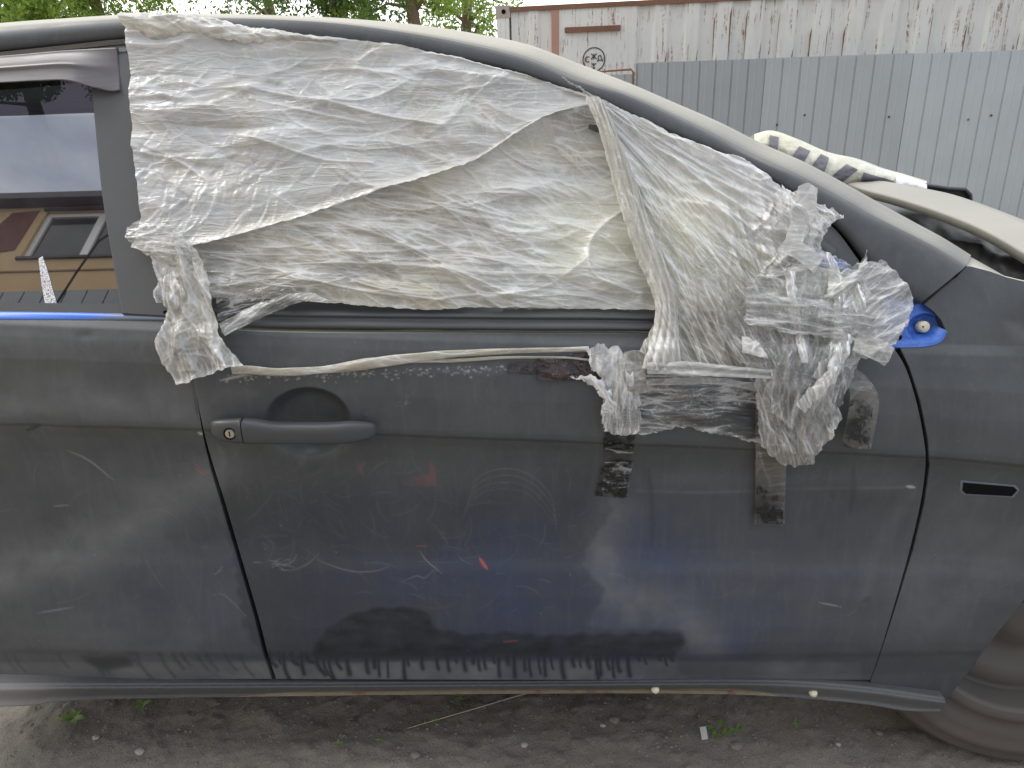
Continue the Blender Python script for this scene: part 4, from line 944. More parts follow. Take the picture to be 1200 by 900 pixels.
c = hit(np.array(279.), np.array(496.5), 0.); fy_ = -.0385
MB().lathe((c[0], fy_ + .004, c[2]), (0, -1, 0), [(.0068, -.004), (.0088, .0005), (.0098, .0005), (.0102, -.004)], 24).obj('lock_ring', BLACK, capo, True)
lk = MB().lathe((c[0], fy_ + .004, c[2]), (0, -1, 0), [(.0001, .001), (.0068, .001), (.0070, -.004)], 24).obj('lock_cylinder', LOCKM, capo, False)
MB().box((c[0] - .0008, fy_ + .0022, c[2] - .0042), (c[0] + .0008, fy_ + .0035, c[2] + .0042)).obj('key_slot', BLACK, capo)
# dark shadow gap plate under handle feet
# --- mirror mount: blue recess, bolt head, cream plug, sash corner
px, py = coons([(1036, 338), (1056, 350), (1082, 352), (1112, 376)], [(1036, 408), (1050, 409), (1085, 409), (1112, 402)], [(1036, 338), (1036, 408)], [(1112, 376), (1115, 388), (1112, 402)], 1.5)
P = hit(px, py, -.010); P[..., 1] += .020 * np.clip(1 - ((px - 1086) / 22.) ** 2 - ((py - 385) / 17.) ** 2, 0, 1) ** .5 + .006 * fbm(px / 9, py / 9, 3, 2) * .2
mount = grid_obj('mirror_mount', P, BLUE, car, None, None, .02)
def disc(x_, y_, r, off, m, name, parent, h=.004):
    c = hit(np.array(float(x_)), np.array(float(y_)), off); return MB().lathe(c, (0, -1, .25), [(.0001, h), (r * .25, h * .95), (r * .8, h), (r, h * .4), (r * 1.02, -.008)], 24).obj(name, m, parent, True)
disc(1082, 383, .0095, -.016, CREAM, 'cream_plug', mount, .006); disc(1082, 383, .0012, -.0085, BLACK, 'plug_pin', mount, .001)
disc(1058, 379, .0058, -.008, BLUE, 'bolt_head', mount, .005); disc(1058, 379, .0095, -.0095, BLUE, 'bolt_washer', mount, .002)
c = hit(np.array(1053.), np.array(395.), -.004); MB().lathe(c, (0, -1, .2), [(.0001, .003), (.005, .002), (.0055, -.004)], 12).obj('drain_hole', BLACK, mount, True)
# blue rim smears round the opening (bare paint)
strip('blue_bare_edge', [(1040, 392), (1062, 395), (1082, 396), (1096, 392), (1102, 384)], [(1044, 406), (1056, 407), (1082, 406), (1101, 401), (1110, 388)], [-.020, -.014, .0012, .0014, .0014], BLUE, fender, n=80)
# sash corner
px, py = coons([(925, 240), (955, 252), (980, 270), (1006, 305)], [(925, 300), (960, 312), (1000, 330), (1030, 345)], [(925, 240), (925, 300)], [(1006, 305), (1015, 325), (1030, 345)], 2.)
sash = grid_obj('mirror_sash', hit(px, py, -.004), SASH, front_door, None, None, .0)
px, py = coons([(938, 282), (950, 288), (985, 305)], [(938, 304), (960, 310), (1000, 318)], [(938, 282), (938, 304)], [(985, 305), (1000, 318)], 2.)
grid_obj('blue_bare_corner', hit(px, py, .002), BLUE, sash)
# door frame behind the film, along the pillar
Lp = [(330, 52), (475, 68), (595, 92), (710, 134), (810, 178), (910, 230), (985, 282)]
strip('window_frame', [(x_ - 2, y_ + 1) for x_, y_ in Lp], [(x_ - 12, y_ + 26) for x_, y_ in Lp], [-.02, -.006, .002, .004, .002, -.01], SASH, front_door)

strip('door_seal', [(900, 205), (955, 238), (985, 262), (1012, 296), (1038, 325), (1075, 347)], [(892, 222), (945, 256), (975, 282), (1000, 314), (1026, 345), (1068, 368)], [-.03, -.012, -.010, -.010, -.012, -.02], BLACK, front_door)

# --- hood, cowl
E1 = [(985, 212), (1012, 222), (1050, 232), (1100, 248), (1150, 268), (1200, 296), (1260, 333), (1330, 372)]
E2 = [(985, 208), (1040, 214), (1090, 222), (1130, 232), (1200, 258), (1270, 290), (1340, 325)]
a = curve(E1, 120); b = curve(E2, 120); zz = np.linspace(.985, .955, 120); A = on_z(a[:, 0], a[:, 1], zz); Bb = on_z(b[:, 0], b[:, 1], zz - .015)
Bb = A + (Bb - A); v = np.linspace(0, 1, 20)[:, None, None]
G = A[None] * (1 - v) + Bb[None] * v; G[..., 2] += .012 * np.sin(v[..., 0] * math.pi) + .006 * np.exp(-((v[..., 0] - .55) / .10) ** 2)
under = A + np.array([0.005, .0, -.022]); G = np.concatenate([(A + np.array([.10, .05, -.030]))[None], under[None], (A + np.array([0, 0, -.004]))[None], G])
grid_obj('hood', G, HOODM, car, None, None, 0.)
cw = [on_z(np.array(float(x_)), np.array(float(y_)), .86) for x_, y_ in ((960, 215), (1340, 300), (1380, 400), (1100, 330))]
px, py = coons([(960, 222), (1100, 240), (1400, 300)], [(1040, 300), (1180, 335), (1400, 400)], [(960, 222), (1040, 300)], [(1400, 300), (1400, 400)], 3.)
P = on_z(px, py, .88); P[..., 2] += .014 * fbm(px / 34, py / 20, 8, 3) + .012 * np.exp(-((px - 1150) / 12.) ** 2 - ((py - 290) / 14.) ** 2) + .015 * np.exp(-((py - (px - 1000) * .25 - 262) / 5.) ** 2)
grid_obj('cowl_panel', P, DARKP, car)
# cream capped fender end that carries the pillar's upper face on to the cowl
px, py = coons([(1128, 296), (1150, 308), (1182, 326)], [(1132, 312), (1150, 316), (1178, 326.5)], [(1128, 296), (1132, 312)], [(1182, 326), (1178, 326.5)], 1.2)
P = hit(px, py, 0.); vv = np.linspace(1, 0, px.shape[0])[:, None]; P = on_y(px, py, P[..., 1] + .09 * vv + .004); grid_obj('cowl_side_cap', P, PAINT, fender)
# far mirror foot (black, bent)
yb = 1.35
def yp(x_, y_, y): return on_y(np.array(float(x_)), np.array(float(y_)), y)
mb = MB(); mb.prism([yp(x_, y_, yb) for x_, y_ in ((1084, 219), (1100, 222), (1132, 223), (1138, 231), (1138, 245), (1127, 244), (1122, 236), (1100, 238), (1084, 232))], (0, .06, -.01)); o = mb.obj('black_corner_trim', DARKP, car)
mb = MB(); tp_ = [yp(x_, y_, yb - .01) for x_, y_ in ((1084, 217), (1110, 221), (1131, 222), (1137, 228), (1138, 244))]; mb.tube(tp_, .007, 6); mb.obj('trim_edge', PLAIN, o, True)

# ================================================================== wrapped long part lying on the far side
WR = make_film('yellowish_wrapping_film', (.66, .65, .54), (.64, .60, .34), 1.0, .35, .2)
DT = simple('dark_grey_duct_tape', (.10, .095, .11), .45, 0, .25, 30)
wrapped = thing('wrapped_bumper', 'long car part wrapped in yellowish film with slanting dark tape bands', 'wrapped part', tuple(yp(990, 235, 1.35)))
Tt = [(884, 157), (905, 153), (935, 163), (970, 178), (1005, 186), (1035, 197), (1060, 204), (1086, 212)]
Bt = [(884, 190), (905, 205), (935, 222), (970, 240), (1005, 226), (1035, 226), (1060, 231), (1086, 234)]
nn = 160; Tn = curve(Tt, nn); Bn = curve(Bt, nn); nv = 30; sec = []
def wr_pt(x_, v):
    tx = np.interp(x_, Tn[:, 0], Tn[:, 1]); bx = np.interp(x_, Bn[:, 0], Bn[:, 1]); return tx * (1 - v) + bx * v
vv = np.linspace(0, 1, nv)[:, None]; X = Tn[None, :, 0] * np.ones((nv, 1)); Y = Tn[None, :, 1] * (1 - vv) + Bn[None, :, 1] * vv
dep = 1.32 + .09 * np.abs(2 * vv - 1) ** 2.2 + .010 * fbm(X / 14, Y / 9, 41, 4) - .004 * (1 - np.abs(pn(X / 7, Y / 12, 44)))
P = on_y(X, Y, dep); back = P[[0]].copy(); back[..., 1] += .12; back[..., 2] -= .03; P = np.concatenate([back, P])
fmw = np.stack([0 * X, sst(1060, 900, X) * (.5 + .5 * fbm(X / 30, Y / 20, 4, 2)), .3 * np.clip(fbm(X / 8, Y / 8, 5, 3), 0, 1)], -1); fmw = np.concatenate([fmw[:1], fmw]); uvw = np.stack([X, Y], -1); uvw = np.concatenate([uvw[:1], uvw])
grid_obj('film_wrap', P, WR, wrapped, {'fm': fmw}, uvw)
def band(name, quad, m, par, off=.006):
    px, py = coons([quad[0], quad[1]], [quad[3], quad[2]], [quad[0], quad[3]], [quad[1], quad[2]], 1.5, False); tx = np.interp(px, Tn[:, 0], Tn[:, 1]); bx = np.interp(px, Bn[:, 0], Bn[:, 1]); v = np.clip((py - tx) / (bx - tx), 0, 1)
    d = 1.32 + .09 * np.abs(2 * v - 1) ** 2.2 + .010 * fbm(px / 14, py / 9, 41, 4) - .008 - off; return grid_obj(name, on_y(px, py, d), m, par, {'fm': np.stack([px * 0, px * 0, px * 0], -1)}, np.stack([px, py], -1))
for qd in ([(902, 158), (913, 161), (911, 178), (901, 174)], [(937, 171), (950, 177), (941, 192), (928, 184)], [(962, 180), (972, 185), (965, 205), (951, 196)], [(992, 192), (1006, 199), (987, 214), (974, 207)], [(1012, 202), (1048, 212), (1044, 228), (1006, 222)]): band('tape_band', qd, DT, wrapped)
band('white_tape_end', [(1050, 206), (1086, 213), (1087, 236), (1050, 231)], make_film('white_cloth_tape', (.74, .75, .76), (.6, .6, .6), 1., .3, .1), wrapped, .012)

# ================================================================== PLASTIC FILM over the front window
film = thing('plastic_film', 'wrinkled dusty polythene sheet taped over the front side window and mirror', 'plastic sheet', tuple(hit(np.array(500.), np.array(370.), .02)))
def ridges(px, py, n, box, ang, L, wdt, amp, seed, cv=.4):
    """n sharp local folds: returns height (px units) and crease mask"""
    rg = np.random.default_rng(seed); H = np.zeros(px.shape); K = np.zeros(px.shape)
    for _ in range(n):
        cx, cy = rg.uniform(box[0], box[2]), rg.uniform(box[1], box[3]); a = rg.uniform(*ang); l = rg.uniform(*L); w_ = rg.uniform(*wdt); h = rg.uniform(.4, 1.) * amp * (1 if rg.random() < .72 else -1); c = rg.uniform(-cv, cv) / l
        m = (np.abs(px - cx) < l + w_ * 4) & (np.abs(py - cy) < l + w_ * 4)
        if not m.any(): continue
        X = px[m] - cx; Y = py[m] - cy; u = X * math.cos(a) + Y * math.sin(a); v = -X * math.sin(a) + Y * math.cos(a) - c * u * u
        e = np.clip(1 - (u / l) ** 2, 0, 1) ** 1.0; s_ = np.exp(-np.abs(v) / w_) if _ % 2 else np.clip(1 - np.abs(v) / (2 * w_), 0, 1)
        H[m] += h * e * s_; K[m] = np.maximum(K[m], e * np.exp(-(v / 1.1) ** 2) * abs(h) / amp)
    return H, K
def dist_poly(px, py, pts):
    c = curve(pts, 60); d = np.full(px.shape, 1e9)
    for a, b in zip(c[:-1], c[1:]):
        e = b - a; L = max(1e-9, e @ e); t = np.clip(((px - a[0]) * e[0] + (py - a[1]) * e[1]) / L, 0, 1); d = np.minimum(d, np.hypot(px - a[0] - t * e[0], py - a[1] - t * e[1]))
    return d
def crumple(px, py, sc, seed, ax=1., ay=1.):
    wx = px + 18 * pn(px / 60, py / 60, seed + 50); wy = py + 18 * pn(px / 60 + 9, py / 60, seed + 51); h = 0; a = 1.
    for i in range(4):
        h = h + a * (1 - 2 * np.abs(pn(wx / (sc * ax) * 2 ** i, wy / (sc * ay) * 2 ** i, seed + i))); a *= .5
    return h / 1.9
PXM = .0014
def film_piece(name, T, B, L, R, base, m=FILM, step=1.3, parent=film, height=None, fm=None, rag=0., seed=0, rot=0., **k):
    px, py = coons(T, B, L, R, step); nv, nu = px.shape; u = np.linspace(0, 1, nu)[None] * np.ones((nv, 1)); v = np.linspace(0, 1, nv)[:, None] * np.ones((1, nu))
    if rag:
        e = np.minimum(np.minimum(u, 1 - u) * nu, np.minimum(v, 1 - v) * nv) * step; f = np.exp(-e / 9.)
        px = px + f * rag * fbm(px / 11, py / 11, seed + 5, 3) * 2; py = py + f * rag * fbm(px / 11 + 7, py / 11, seed + 6, 3) * 2
    H, K = height(px, py, u, v); off = (base(px, py, u, v) if callable(base) else base) + H * PXM
    P = hit(px, py, 0.); nrm = np.array([0, -.93, .3]); P = P + nrm * off[..., None] if hasattr(off, 'shape') else P + nrm * off
    f3 = fm(px, py, u, v) if fm else (0., 0., 0.)
    a = np.stack([f3[0] + px * 0, f3[1] + px * 0, np.clip(f3[2] + K, 0, 1)], -1)
    return grid_obj(name, P, m, parent, {'fm': a}, np.stack([px * math.cos(rot) + py * math.sin(rot) + seed * 37, -px * math.sin(rot) + py * math.cos(rot)], -1), **k)

HEM = [(164, 292), (186, 297), (250, 287), (340, 262), (420, 236), (500, 212), (560, 189), (610, 158), (650, 138), (692, 128)]
# upper sheet
def hA(px, py, u, v):
    H = 9. * fbm(px / 130, py / 55, 1, 2) + 1.3 * crumple(px, py, 85, 1, 1.6, .8)
    K = 0
    for n_, box, ang, Ln, wd, amp, sd_ in ((46, (150, 40, 700, 200), (-.25, .3), (50, 130), (2.5, 7), 3.4, 11), (90, (160, 60, 700, 250), (-.9, .9), (18, 70), (1.5, 4), 1.5, 12), (260, (155, 30, 700, 290), (0, 3.14), (8, 26), (1., 2.), .6, 13), (70, (170, 170, 330, 290), (-1.5, -.5), (15, 45), (1.2, 2.5), 1.7, 14)):
        h, k_ = ridges(px, py, n_, box, ang, Ln, wd, amp, sd_); H = H + h; K = np.maximum(K, k_ * (.2 + .07 * amp))
    for pts, w_, a_ in (([(300, 108), (350, 118), (400, 128), (450, 140), (520, 152)], 4, 4.5), ([(158, 120), (230, 112), (300, 104)], 5, 3), ([(470, 55), (440, 65), (424, 76)], 5, 5), ([(300, 120), (360, 135), (430, 148)], 3, 3), ([(168, 182), (210, 190), (250, 215)], 3, 3), ([(540, 110), (575, 105), (600, 88)], 4, 3), ([(300, 165), (380, 190), (440, 195)], 3, 3)):
        d = dist_poly(px, py, pts)
        H = H + a_ * np.exp(-d / w_); K = np.maximum(K, .5 * np.exp(-(d / 1.3) ** 2))
    hem = 5.0 * np.exp(-((1 - v) / .03) ** 2); K = np.maximum(K, .35 * sst(.975, .995, v)); rollt = 5 * np.exp(-(v / .03) ** 2) * (.6 + .6 * np.sin(px / 23.) ** 2)
    return H * sst(0, .02, v) + hem + rollt, K
film_piece('upper_sheet', [(153, 40), (200, 38), (290, 38), (380, 49), (475, 60), (595, 88), (692, 118)], HEM, [(155, 40), (158, 100), (163, 180), (171, 250), (164, 292)], [(692, 118), (692, 128)],
           lambda px, py, u, v: .016 + .006 * v, step=1.2, height=hA, rag=.8, seed=1,
           fm=lambda px, py, u, v: (.34 - .22 * np.clip(fbm(px / 70, py / 45, 77, 3), 0, 1), .08 + .60 * sst(-.1, .5, fbm(px / 80, py / 60, 70, 3)) + .4 * sst(.85, 1, v), .10 * sst(420, 160, px)))
# folded roll at the top left corner
def hRoll(px, py, u, v):
    H = 10 * np.sin(np.clip(v, 0, 1) * math.pi) ** .7 * (1 - .5 * u) + 2 * crumple(px, py, 20, 3, 2, .8); h, k_ = ridges(px, py, 60, (150, 20, 330, 60), (-.1, .5), (15, 50), (1, 3), 2, 15); return H + h, k_ * .4
film_piece('folded_corner', [(150, 21), (200, 20), (250, 27), (300, 38), (345, 44), (400, 54)], [(156, 40), (190, 53), (230, 46), (290, 56), (345, 54), (400, 57)], [(150, 21), (151, 30), (156, 40)], [(400, 54), (400, 57)], .018, step=1.1, height=hRoll, rag=1.5, seed=2,
           fm=lambda px, py, u, v: (.22, .85 - .4 * u, .0))
# lower sheet
def hB(px, py, u, v):
    H = 10. * fbm(px / 150, py / 48, 21, 2) + 1.5 * crumple(px, py, 95, 21, 2.2, .7); K = 0
    for n_, box, ang, Ln, wd, amp, sd_ in ((40, (240, 220, 740, 360), (-.05, .55), (50, 140), (2.5, 7), 4., 31), (90, (230, 190, 740, 350), (-.3, .8), (20, 80), (1.6, 4.5), 1.6, 32), (40, (220, 290, 740, 362), (-.05, .15), (50, 130), (1.5, 4), 2.6, 33), (150, (230, 140, 760, 360), (0, 3.14), (8, 26), (1., 2.), .5, 34), (22, (600, 150, 700, 230), (.3, .9), (20, 60), (1.2, 3), 2.5, 35)):
        h, k_ = ridges(px, py, n_, box, ang, Ln, wd, amp, sd_); H = H + h; K = np.maximum(K, k_ * (.2 + .09 * amp))
    for pts, w_, a_ in (([(400, 262), (470, 285), (540, 320), (600, 345)], 6, 5), ([(440, 235), (540, 250), (640, 270)], 8, 4), ([(740, 240), (700, 270), (688, 300), (700, 325), (750, 345)], 5, 5), ([(250, 300), (330, 318), (420, 340), (520, 352)], 5, 4), ([(690, 300), (640, 335), (560, 350)], 5, 4)):
        d = dist_poly(px, py, pts)
        H = H + a_ * np.exp(-d / w_); K = np.maximum(K, .45 * np.exp(-(d / 1.4) ** 2))
    return H, K
film_piece('lower_sheet', [(x_, y_ - 8) for x_, y_ in [(214, 294)] + HEM[2:] + [(702, 124)]], [(225, 340), (262, 349), (330, 351), (400, 356), (500, 363), (560, 360), (640, 361), (768, 363)], [(214, 286), (222, 315), (225, 340)], [(702, 116), (722, 200), (746, 280), (768, 363)], .006, step=1.2, height=hB, rag=1., seed=4, rot=.12,
           fm=lambda px, py, u, v: (.18 - .42 * np.exp(-((px - 715) / 75) ** 2 - ((py - 290) / 60) ** 2), .55 + .5 * sst(0, .4, fbm(px / 90, py / 50, 73, 3)) + .35 * sst(290, 350, py) * sst(560, 400, px) - 1.5 * np.exp(-((px - 690) / 95) ** 2 - ((py - 275) / 75) ** 2), .30 * np.exp(-((px - 690) / 90) ** 2 - ((py - 270) / 70) ** 2) - .04))  # negative dirt and whitening paint a cream glow at the right
# wide part by the pillar, reaching the mirror
def hC(px, py, u, v):
    ang = np.arctan2(py - 105, px - 668); r = np.hypot(py - 105, px - 668)
    H = 4.5 * (1 - 2 * np.abs(pn(ang * 15 + .3 * pn(px / 40, py / 40, 3), r / 320., 61))) + 2.2 * (1 - 2 * np.abs(pn(ang * 36, r / 160., 62))) + .8 * crumple(px, py, 60, 63); K = 0
    for n_, box, an, Ln, wd, amp, sd_ in ((60, (720, 140, 950, 280), (.3, .8), (25, 90), (2, 5), 3.4, 41), (60, (880, 200, 960, 320), (0, 3.14), (10, 35), (1.5, 4), 4.5, 42), (110, (700, 130, 960, 330), (0, 3.14), (8, 26), (1., 2.), .8, 43), (50, (740, 250, 900, 420), (1., 1.35), (40, 100), (1, 2.6), 2.6, 44)):
        h, k_ = ridges(px, py, n_, box, an, Ln, wd, amp, sd_); H = H + h; K = np.maximum(K, k_ * (.25 + .08 * amp))
    K = np.maximum(K, .5 * sst(.80, .97, 1 - 2 * np.abs(pn(ang * 36, r / 160., 62))))
    return H, K
film_piece('pillar_sheet', [(655, 100), (700, 122), (760, 149), (830, 180), (868, 189), (905, 220), (940, 246), (966, 257)], [(744, 412), (780, 424), (830, 430), (880, 430), (925, 425)], [(655, 100), (690, 128), (712, 200), (740, 285), (764, 362), (744, 412)], [(966, 257), (945, 285), (930, 320), (915, 370), (925, 425)],
           lambda px, py, u, v: .020 + .012 * np.exp(-(u / .12) ** 2), step=1.2, height=hC, rag=1.2, seed=6, rot=.75,
           fm=lambda px, py, u, v: (.26 * sst(.6, .1, v) - .34 * sst(.35, .6, v) * sst(1., .3, v) * (.4 + 1.2 * np.clip(fbm(px / 60, py / 80, 9, 2) + .3, 0, 1)), .15 + .6 * sst(.25, .6, v) - 1.3 * np.exp(-((px - 800) / 60) ** 2 - ((py - 270) / 60) ** 2), .30 * sst(.55, .15, v)))  # painted cream glow mid-sheet, backlit whitening towards the top
def bundle(name, T, B, L, R, base, amp, seed, ang, fmv, m=BUNCH, n_=60, rag=2., parent=film, ncr=3.2):
    xs = [p[0] for p in T + B + L + R]; ys = [p[1] for p in T + B + L + R]; bx = (min(xs), min(ys), max(xs), max(ys))
    def hh(px, py, u, v):
        am_ = (ang[0] + ang[1]) / 2; s_ = -px * math.sin(am_) + py * math.cos(am_) + 6 * pn(px / 40, py / 40, seed); t_ = px * math.cos(am_) + py * math.sin(am_)
        H = amp * .55 * (1 - 2 * np.abs(pn(s_ / 17, t_ / 90, seed))) + amp * .28 * (1 - 2 * np.abs(pn(s_ / 7, t_ / 50, seed + 2))) + amp * .35 * crumple(px, py, 55, seed + 4); K = .5 * sst(.86, 1., 1 - 2 * np.abs(pn(s_ / 7, t_ / 50, seed + 2)))
        for n2, Ln, wd, am in ((n_, (15, 60), (1.5, 4.5), amp), (n_ * 2, (8, 28), (.9, 2.), amp * .22)):
            h, k_ = ridges(px, py, n2, bx, ang, Ln, wd, am * .7, seed + n2); H = H + h; K = np.maximum(K, k_ * .4)
        return H + 4 * np.sin(u * math.pi) * np.sin(v * math.pi), K
    return film_piece(name, T, B, L, R, base, m, 1.2, parent, hh, (lambda px, py, u, v: fmv) if not callable(fmv) else fmv, rag, seed, rot=(ang[0] + ang[1]) / 2)
bundle('added_glow_sheet', [(590, 200), (690, 170), (760, 170), (860, 200), (930, 270)], [(590, 359), (690, 361), (760, 364), (840, 380), (930, 400)], [(590, 200), (590, 359)], [(930, 270), (930, 400)], -.022, 4., 151, (.5, 1.2), (.35, 1.1, .1), m=GLOWBACK, n_=30, rag=1)  # pale sheet added behind the film to brighten its see-through part
# gathered fold standing off the sheet
def hG(px, py, u, v):
    H = 9 * np.sin(u * math.pi) ** .6 + 2.5 * np.abs(np.sin(u * 13 + v * 4)) ; h, k_ = ridges(px, py, 50, (680, 100, 800, 410), (1.15, 1.45), (25, 80), (1, 2.2), 2, 45); return H + h, np.maximum(k_ * .35, .35 * sst(.93, 1, u) + .35 * sst(.07, 0, u))
film_piece('gathered_fold', [(684, 122), (694, 124), (706, 130)], [(748, 431), (768, 433), (792, 435)], [(684, 122), (700, 165), (716, 225), (740, 300), (763, 362), (748, 431)], [(706, 130), (734, 200), (762, 280), (785, 345), (792, 435)], .034, step=1.1, height=hG, rag=1., seed=7, rot=1.25, fm=lambda px, py, u, v: (.12, .55, 0.))
# bundle round the mirror foot
bundle('mirror_bundle', [(868, 330), (905, 310), (945, 296), (985, 312), (1008, 306), (1030, 322)], [(862, 425), (900, 440), (960, 436), (1000, 420), (1035, 402)], [(868, 330), (858, 380), (862, 425)], [(1030, 322), (1050, 362), (1046, 388), (1035, 402)], .030, 5.5, 81, (-1.1, 1.3), lambda px, py, u, v: (.10 - .1 * fbm(px / 20, py / 20, 5, 2), .45 + .4 * fbm(px / 30, py / 30, 7, 2), .10), n_=70, rag=3)
bundle('bundle_wing', [(985, 330), (1010, 310), (1026, 318)], [(962, 392), (990, 402), (1030, 404)], [(985, 330), (970, 360), (962, 392)], [(1026, 318), (1049, 356), (1030, 404)], .050, 5., 85, (-.9, -.2), (.16, .1, .18), n_=40, rag=2)
bundle('hanging_bunch', [(880, 425), (930, 415), (975, 425)], [(884, 520), (905, 538), (932, 541), (944, 530)], [(880, 425), (876, 460), (880, 495), (884, 520)], [(975, 425), (962, 460), (972, 490), (944, 530)], .036, 5., 91, (.7, 1.8), lambda px, py, u, v: (.12, .55 - .5 * u, .1 + .25 * u), n_=50, rag=2.5)
bundle('lower_patch', [(690, 428), (760, 424), (840, 432), (905, 440)], [(706, 500), (745, 508), (800, 500), (860, 512), (915, 524)], [(690, 428), (706, 452), (706, 478), (706, 500)], [(905, 440), (890, 480), (915, 524)], .016, 2.6, 95, (-.3, .3), lambda px, py, u, v: (-.02 + .25 * sst(.9, 1, v) - .55 * np.exp(-((px - 868) / 17) ** 2 - ((py - 489) / 13) ** 2) * 1.4, .3, .04), m=CLEAR, n_=70, rag=2.5)
# shredded strip at the left end of that patch
bundle('shredded_end', [(686, 408), (705, 404), (730, 412)], [(704, 503), (725, 508), (747, 503)], [(686, 408), (690, 430), (705, 450), (703, 480), (704, 503)], [(730, 412), (744, 440), (747, 475), (747, 503)], .024, 3.2, 99, (1.2, 2.0), lambda px, py, u, v: (.10, .35, .22), n_=50, rag=3)
bundle('torn_white_edge', [(668, 444), (690, 438), (705, 446)], [(706, 486), (714, 484), (720, 482)], [(668, 444), (690, 450), (702, 465), (706, 486)], [(705, 446), (714, 462), (720, 482)], .030, 2.5, 103, (.4, 1.6), (.3, .0, .35), n_=20, rag=4)
# mesh-like stretched threads
mbt = MB()
for i in range(13):
    v = i / 12; pts = [tuple(hit(np.array(708 + 38 * t + 3 * math.sin(v * 9)), np.array(452 + 46 * v + 3 * math.sin(t * 3.1) + 1.5 * math.sin(i)), .030 + .003 * math.sin(t * 9 + i))) for t in np.linspace(0, 1, 7)]; mbt.tube(pts, .00055, 4)
for i in range(7):
    u = i / 6; pts = [tuple(hit(np.array(709 + 36 * u + 3 * math.sin(t * 4 + u * 3)), np.array(450 + 52 * t), .031)) for t in np.linspace(0, 1, 7)]; mbt.tube(pts, .0006, 4)
mbt.obj('stretched_threads', FILM, film, True, kind='stuff')
# left: hanging flap
def hF(px, py, u, v):
    H = 7 * np.exp(-((u - .45 + .3 * (v - .5)) / .10) ** 2) + 6 * np.exp(-((u - .8) / .08) ** 2) * sst(.3, .6, v) + 3 * crumple(px, py, 40, 111) + 4 * (1 - 2 * np.abs(pn(u * 5 + v, v * 1.2, 113))) * sst(.75, .1, v); K = 0
    for n2, Ln, wd, am, an in ((30, (20, 80), (2, 5), 4, (.9, 1.9)), (90, (8, 35), (1, 2.2), 1.3, (0, 3.14))):
        h, k_ = ridges(px, py, n2, (185, 290, 300, 450), an, Ln, wd, am, 110 + n2); H = H + h; K = np.maximum(K, k_ * .4)
    return H + 4 * sst(.95, 1, v), np.maximum(K, .35 * sst(.96, 1, v))
film_piece('hanging_flap', [(188, 298), (205, 292), (226, 288), (242, 296)], [(220, 450), (245, 442), (270, 433), (294, 427)], [(188, 298), (198, 330), (208, 362), (200, 385), (193, 408), (220, 450)], [(242, 296), (254, 325), (262, 370), (272, 400), (294, 427)], .030, step=1.1, height=hF, rag=1.5, seed=8, rot=1.2, fm=lambda px, py, u, v: (.12 - .22 * sst(.5, .8, v) * np.sin(u * math.pi), .65, .0))
bundle('flap_collar', [(163, 270), (180, 262), (215, 270)], [(184, 302), (210, 312), (252, 326)], [(163, 270), (163, 284), (184, 302)], [(215, 270), (240, 295), (252, 326)], .034, 3., 117, (-.4, .5), (.10, .45, .1), n_=16, rag=1.5)
bundle('flap_knot', [(200, 335), (212, 325), (226, 332)], [(212, 362), (222, 364), (230, 356)], [(200, 335), (198, 350), (212, 362)], [(226, 332), (232, 345), (230, 356)], .042, 5., 119, (.8, 2.2), (.15, .95, .0), n_=16, rag=2)
for k_, (T_, B_) in enumerate(([(236, 318), (300, 322), (350, 338)], [(242, 352), (300, 348), (352, 352)]) for _ in (0,)):
    bundle('stretched_web', T_, B_, [T_[0], B_[0]], [T_[-1], B_[-1]], .014, 3., 121, (-.3, .2), (-.20, .5, .08), m=CLEAR, n_=40, rag=1)
bundle('stretched_strip', [(262, 380), (300, 360), (345, 345), (372, 345)], [(270, 394), (305, 376), (350, 357), (390, 353)], [(262, 380), (270, 394)], [(372, 345), (390, 353)], .018, 3., 125, (-.6, -.3), (.06, .55, .1), n_=24, rag=1)
bundle('stretched_strip', [(256, 345), (300, 342), (345, 338)], [(260, 378), (300, 362), (350, 350)], [(256, 345), (260, 378)], [(345, 338), (350, 350)], .012, 2., 127, (-.6, -.2), (-.22, .5, .1), m=CLEAR, n_=20, rag=1)
# twisted strand
def strand(name, cpts, r0, off, seed, m=FILM, flat=.55, dirt=.9):
    c = curve(cpts, 150); W3 = hit(c[:, 0], c[:, 1], off); rg = np.random.default_rng(seed); nn = 14; V = np.zeros((150, nn + 1, 3))
    for i in range(150):
        s_ = i / 149; rr = (np.interp(s_, np.linspace(0, 1, len(r0)), r0)) * PXM
        for k in range(nn + 1):
            t = 2 * math.pi * k / nn; q = rr * (1 + .18 * math.sin(3 * t + s_ * 16) + .08 * math.sin(5 * t - s_ * 31)); V[i, k] = W3[i] + np.array([0, math.cos(t) * q * flat, math.sin(t) * q])
    g = np.repeat(c[:, None], nn + 1, 1) + np.stack([np.zeros((150, nn + 1)), np.arange(nn + 1)[None] * 2. * np.ones((150, 1))], -1)
    return grid_obj(name, V, m, film, {'fm': np.stack([np.full((150, nn + 1), .3), np.full((150, nn + 1), dirt), np.full((150, nn + 1), .0)], -1)}, g)
strand('twisted_strand', [(272, 433), (292, 433), (330, 436), (385, 433), (450, 423), (520, 416), (600, 411), (650, 410), (690, 409)], [5, 4.5, 4, 6.5, 5, 4, 3.2, 2.6, 2.5], .014, 1)
strand('thin_strand', [(400, 428), (470, 424), (540, 422), (600, 419), (660, 419), (690, 422)], [1, 2, 2, 1.8, 1.4, 1.], .008, 2)
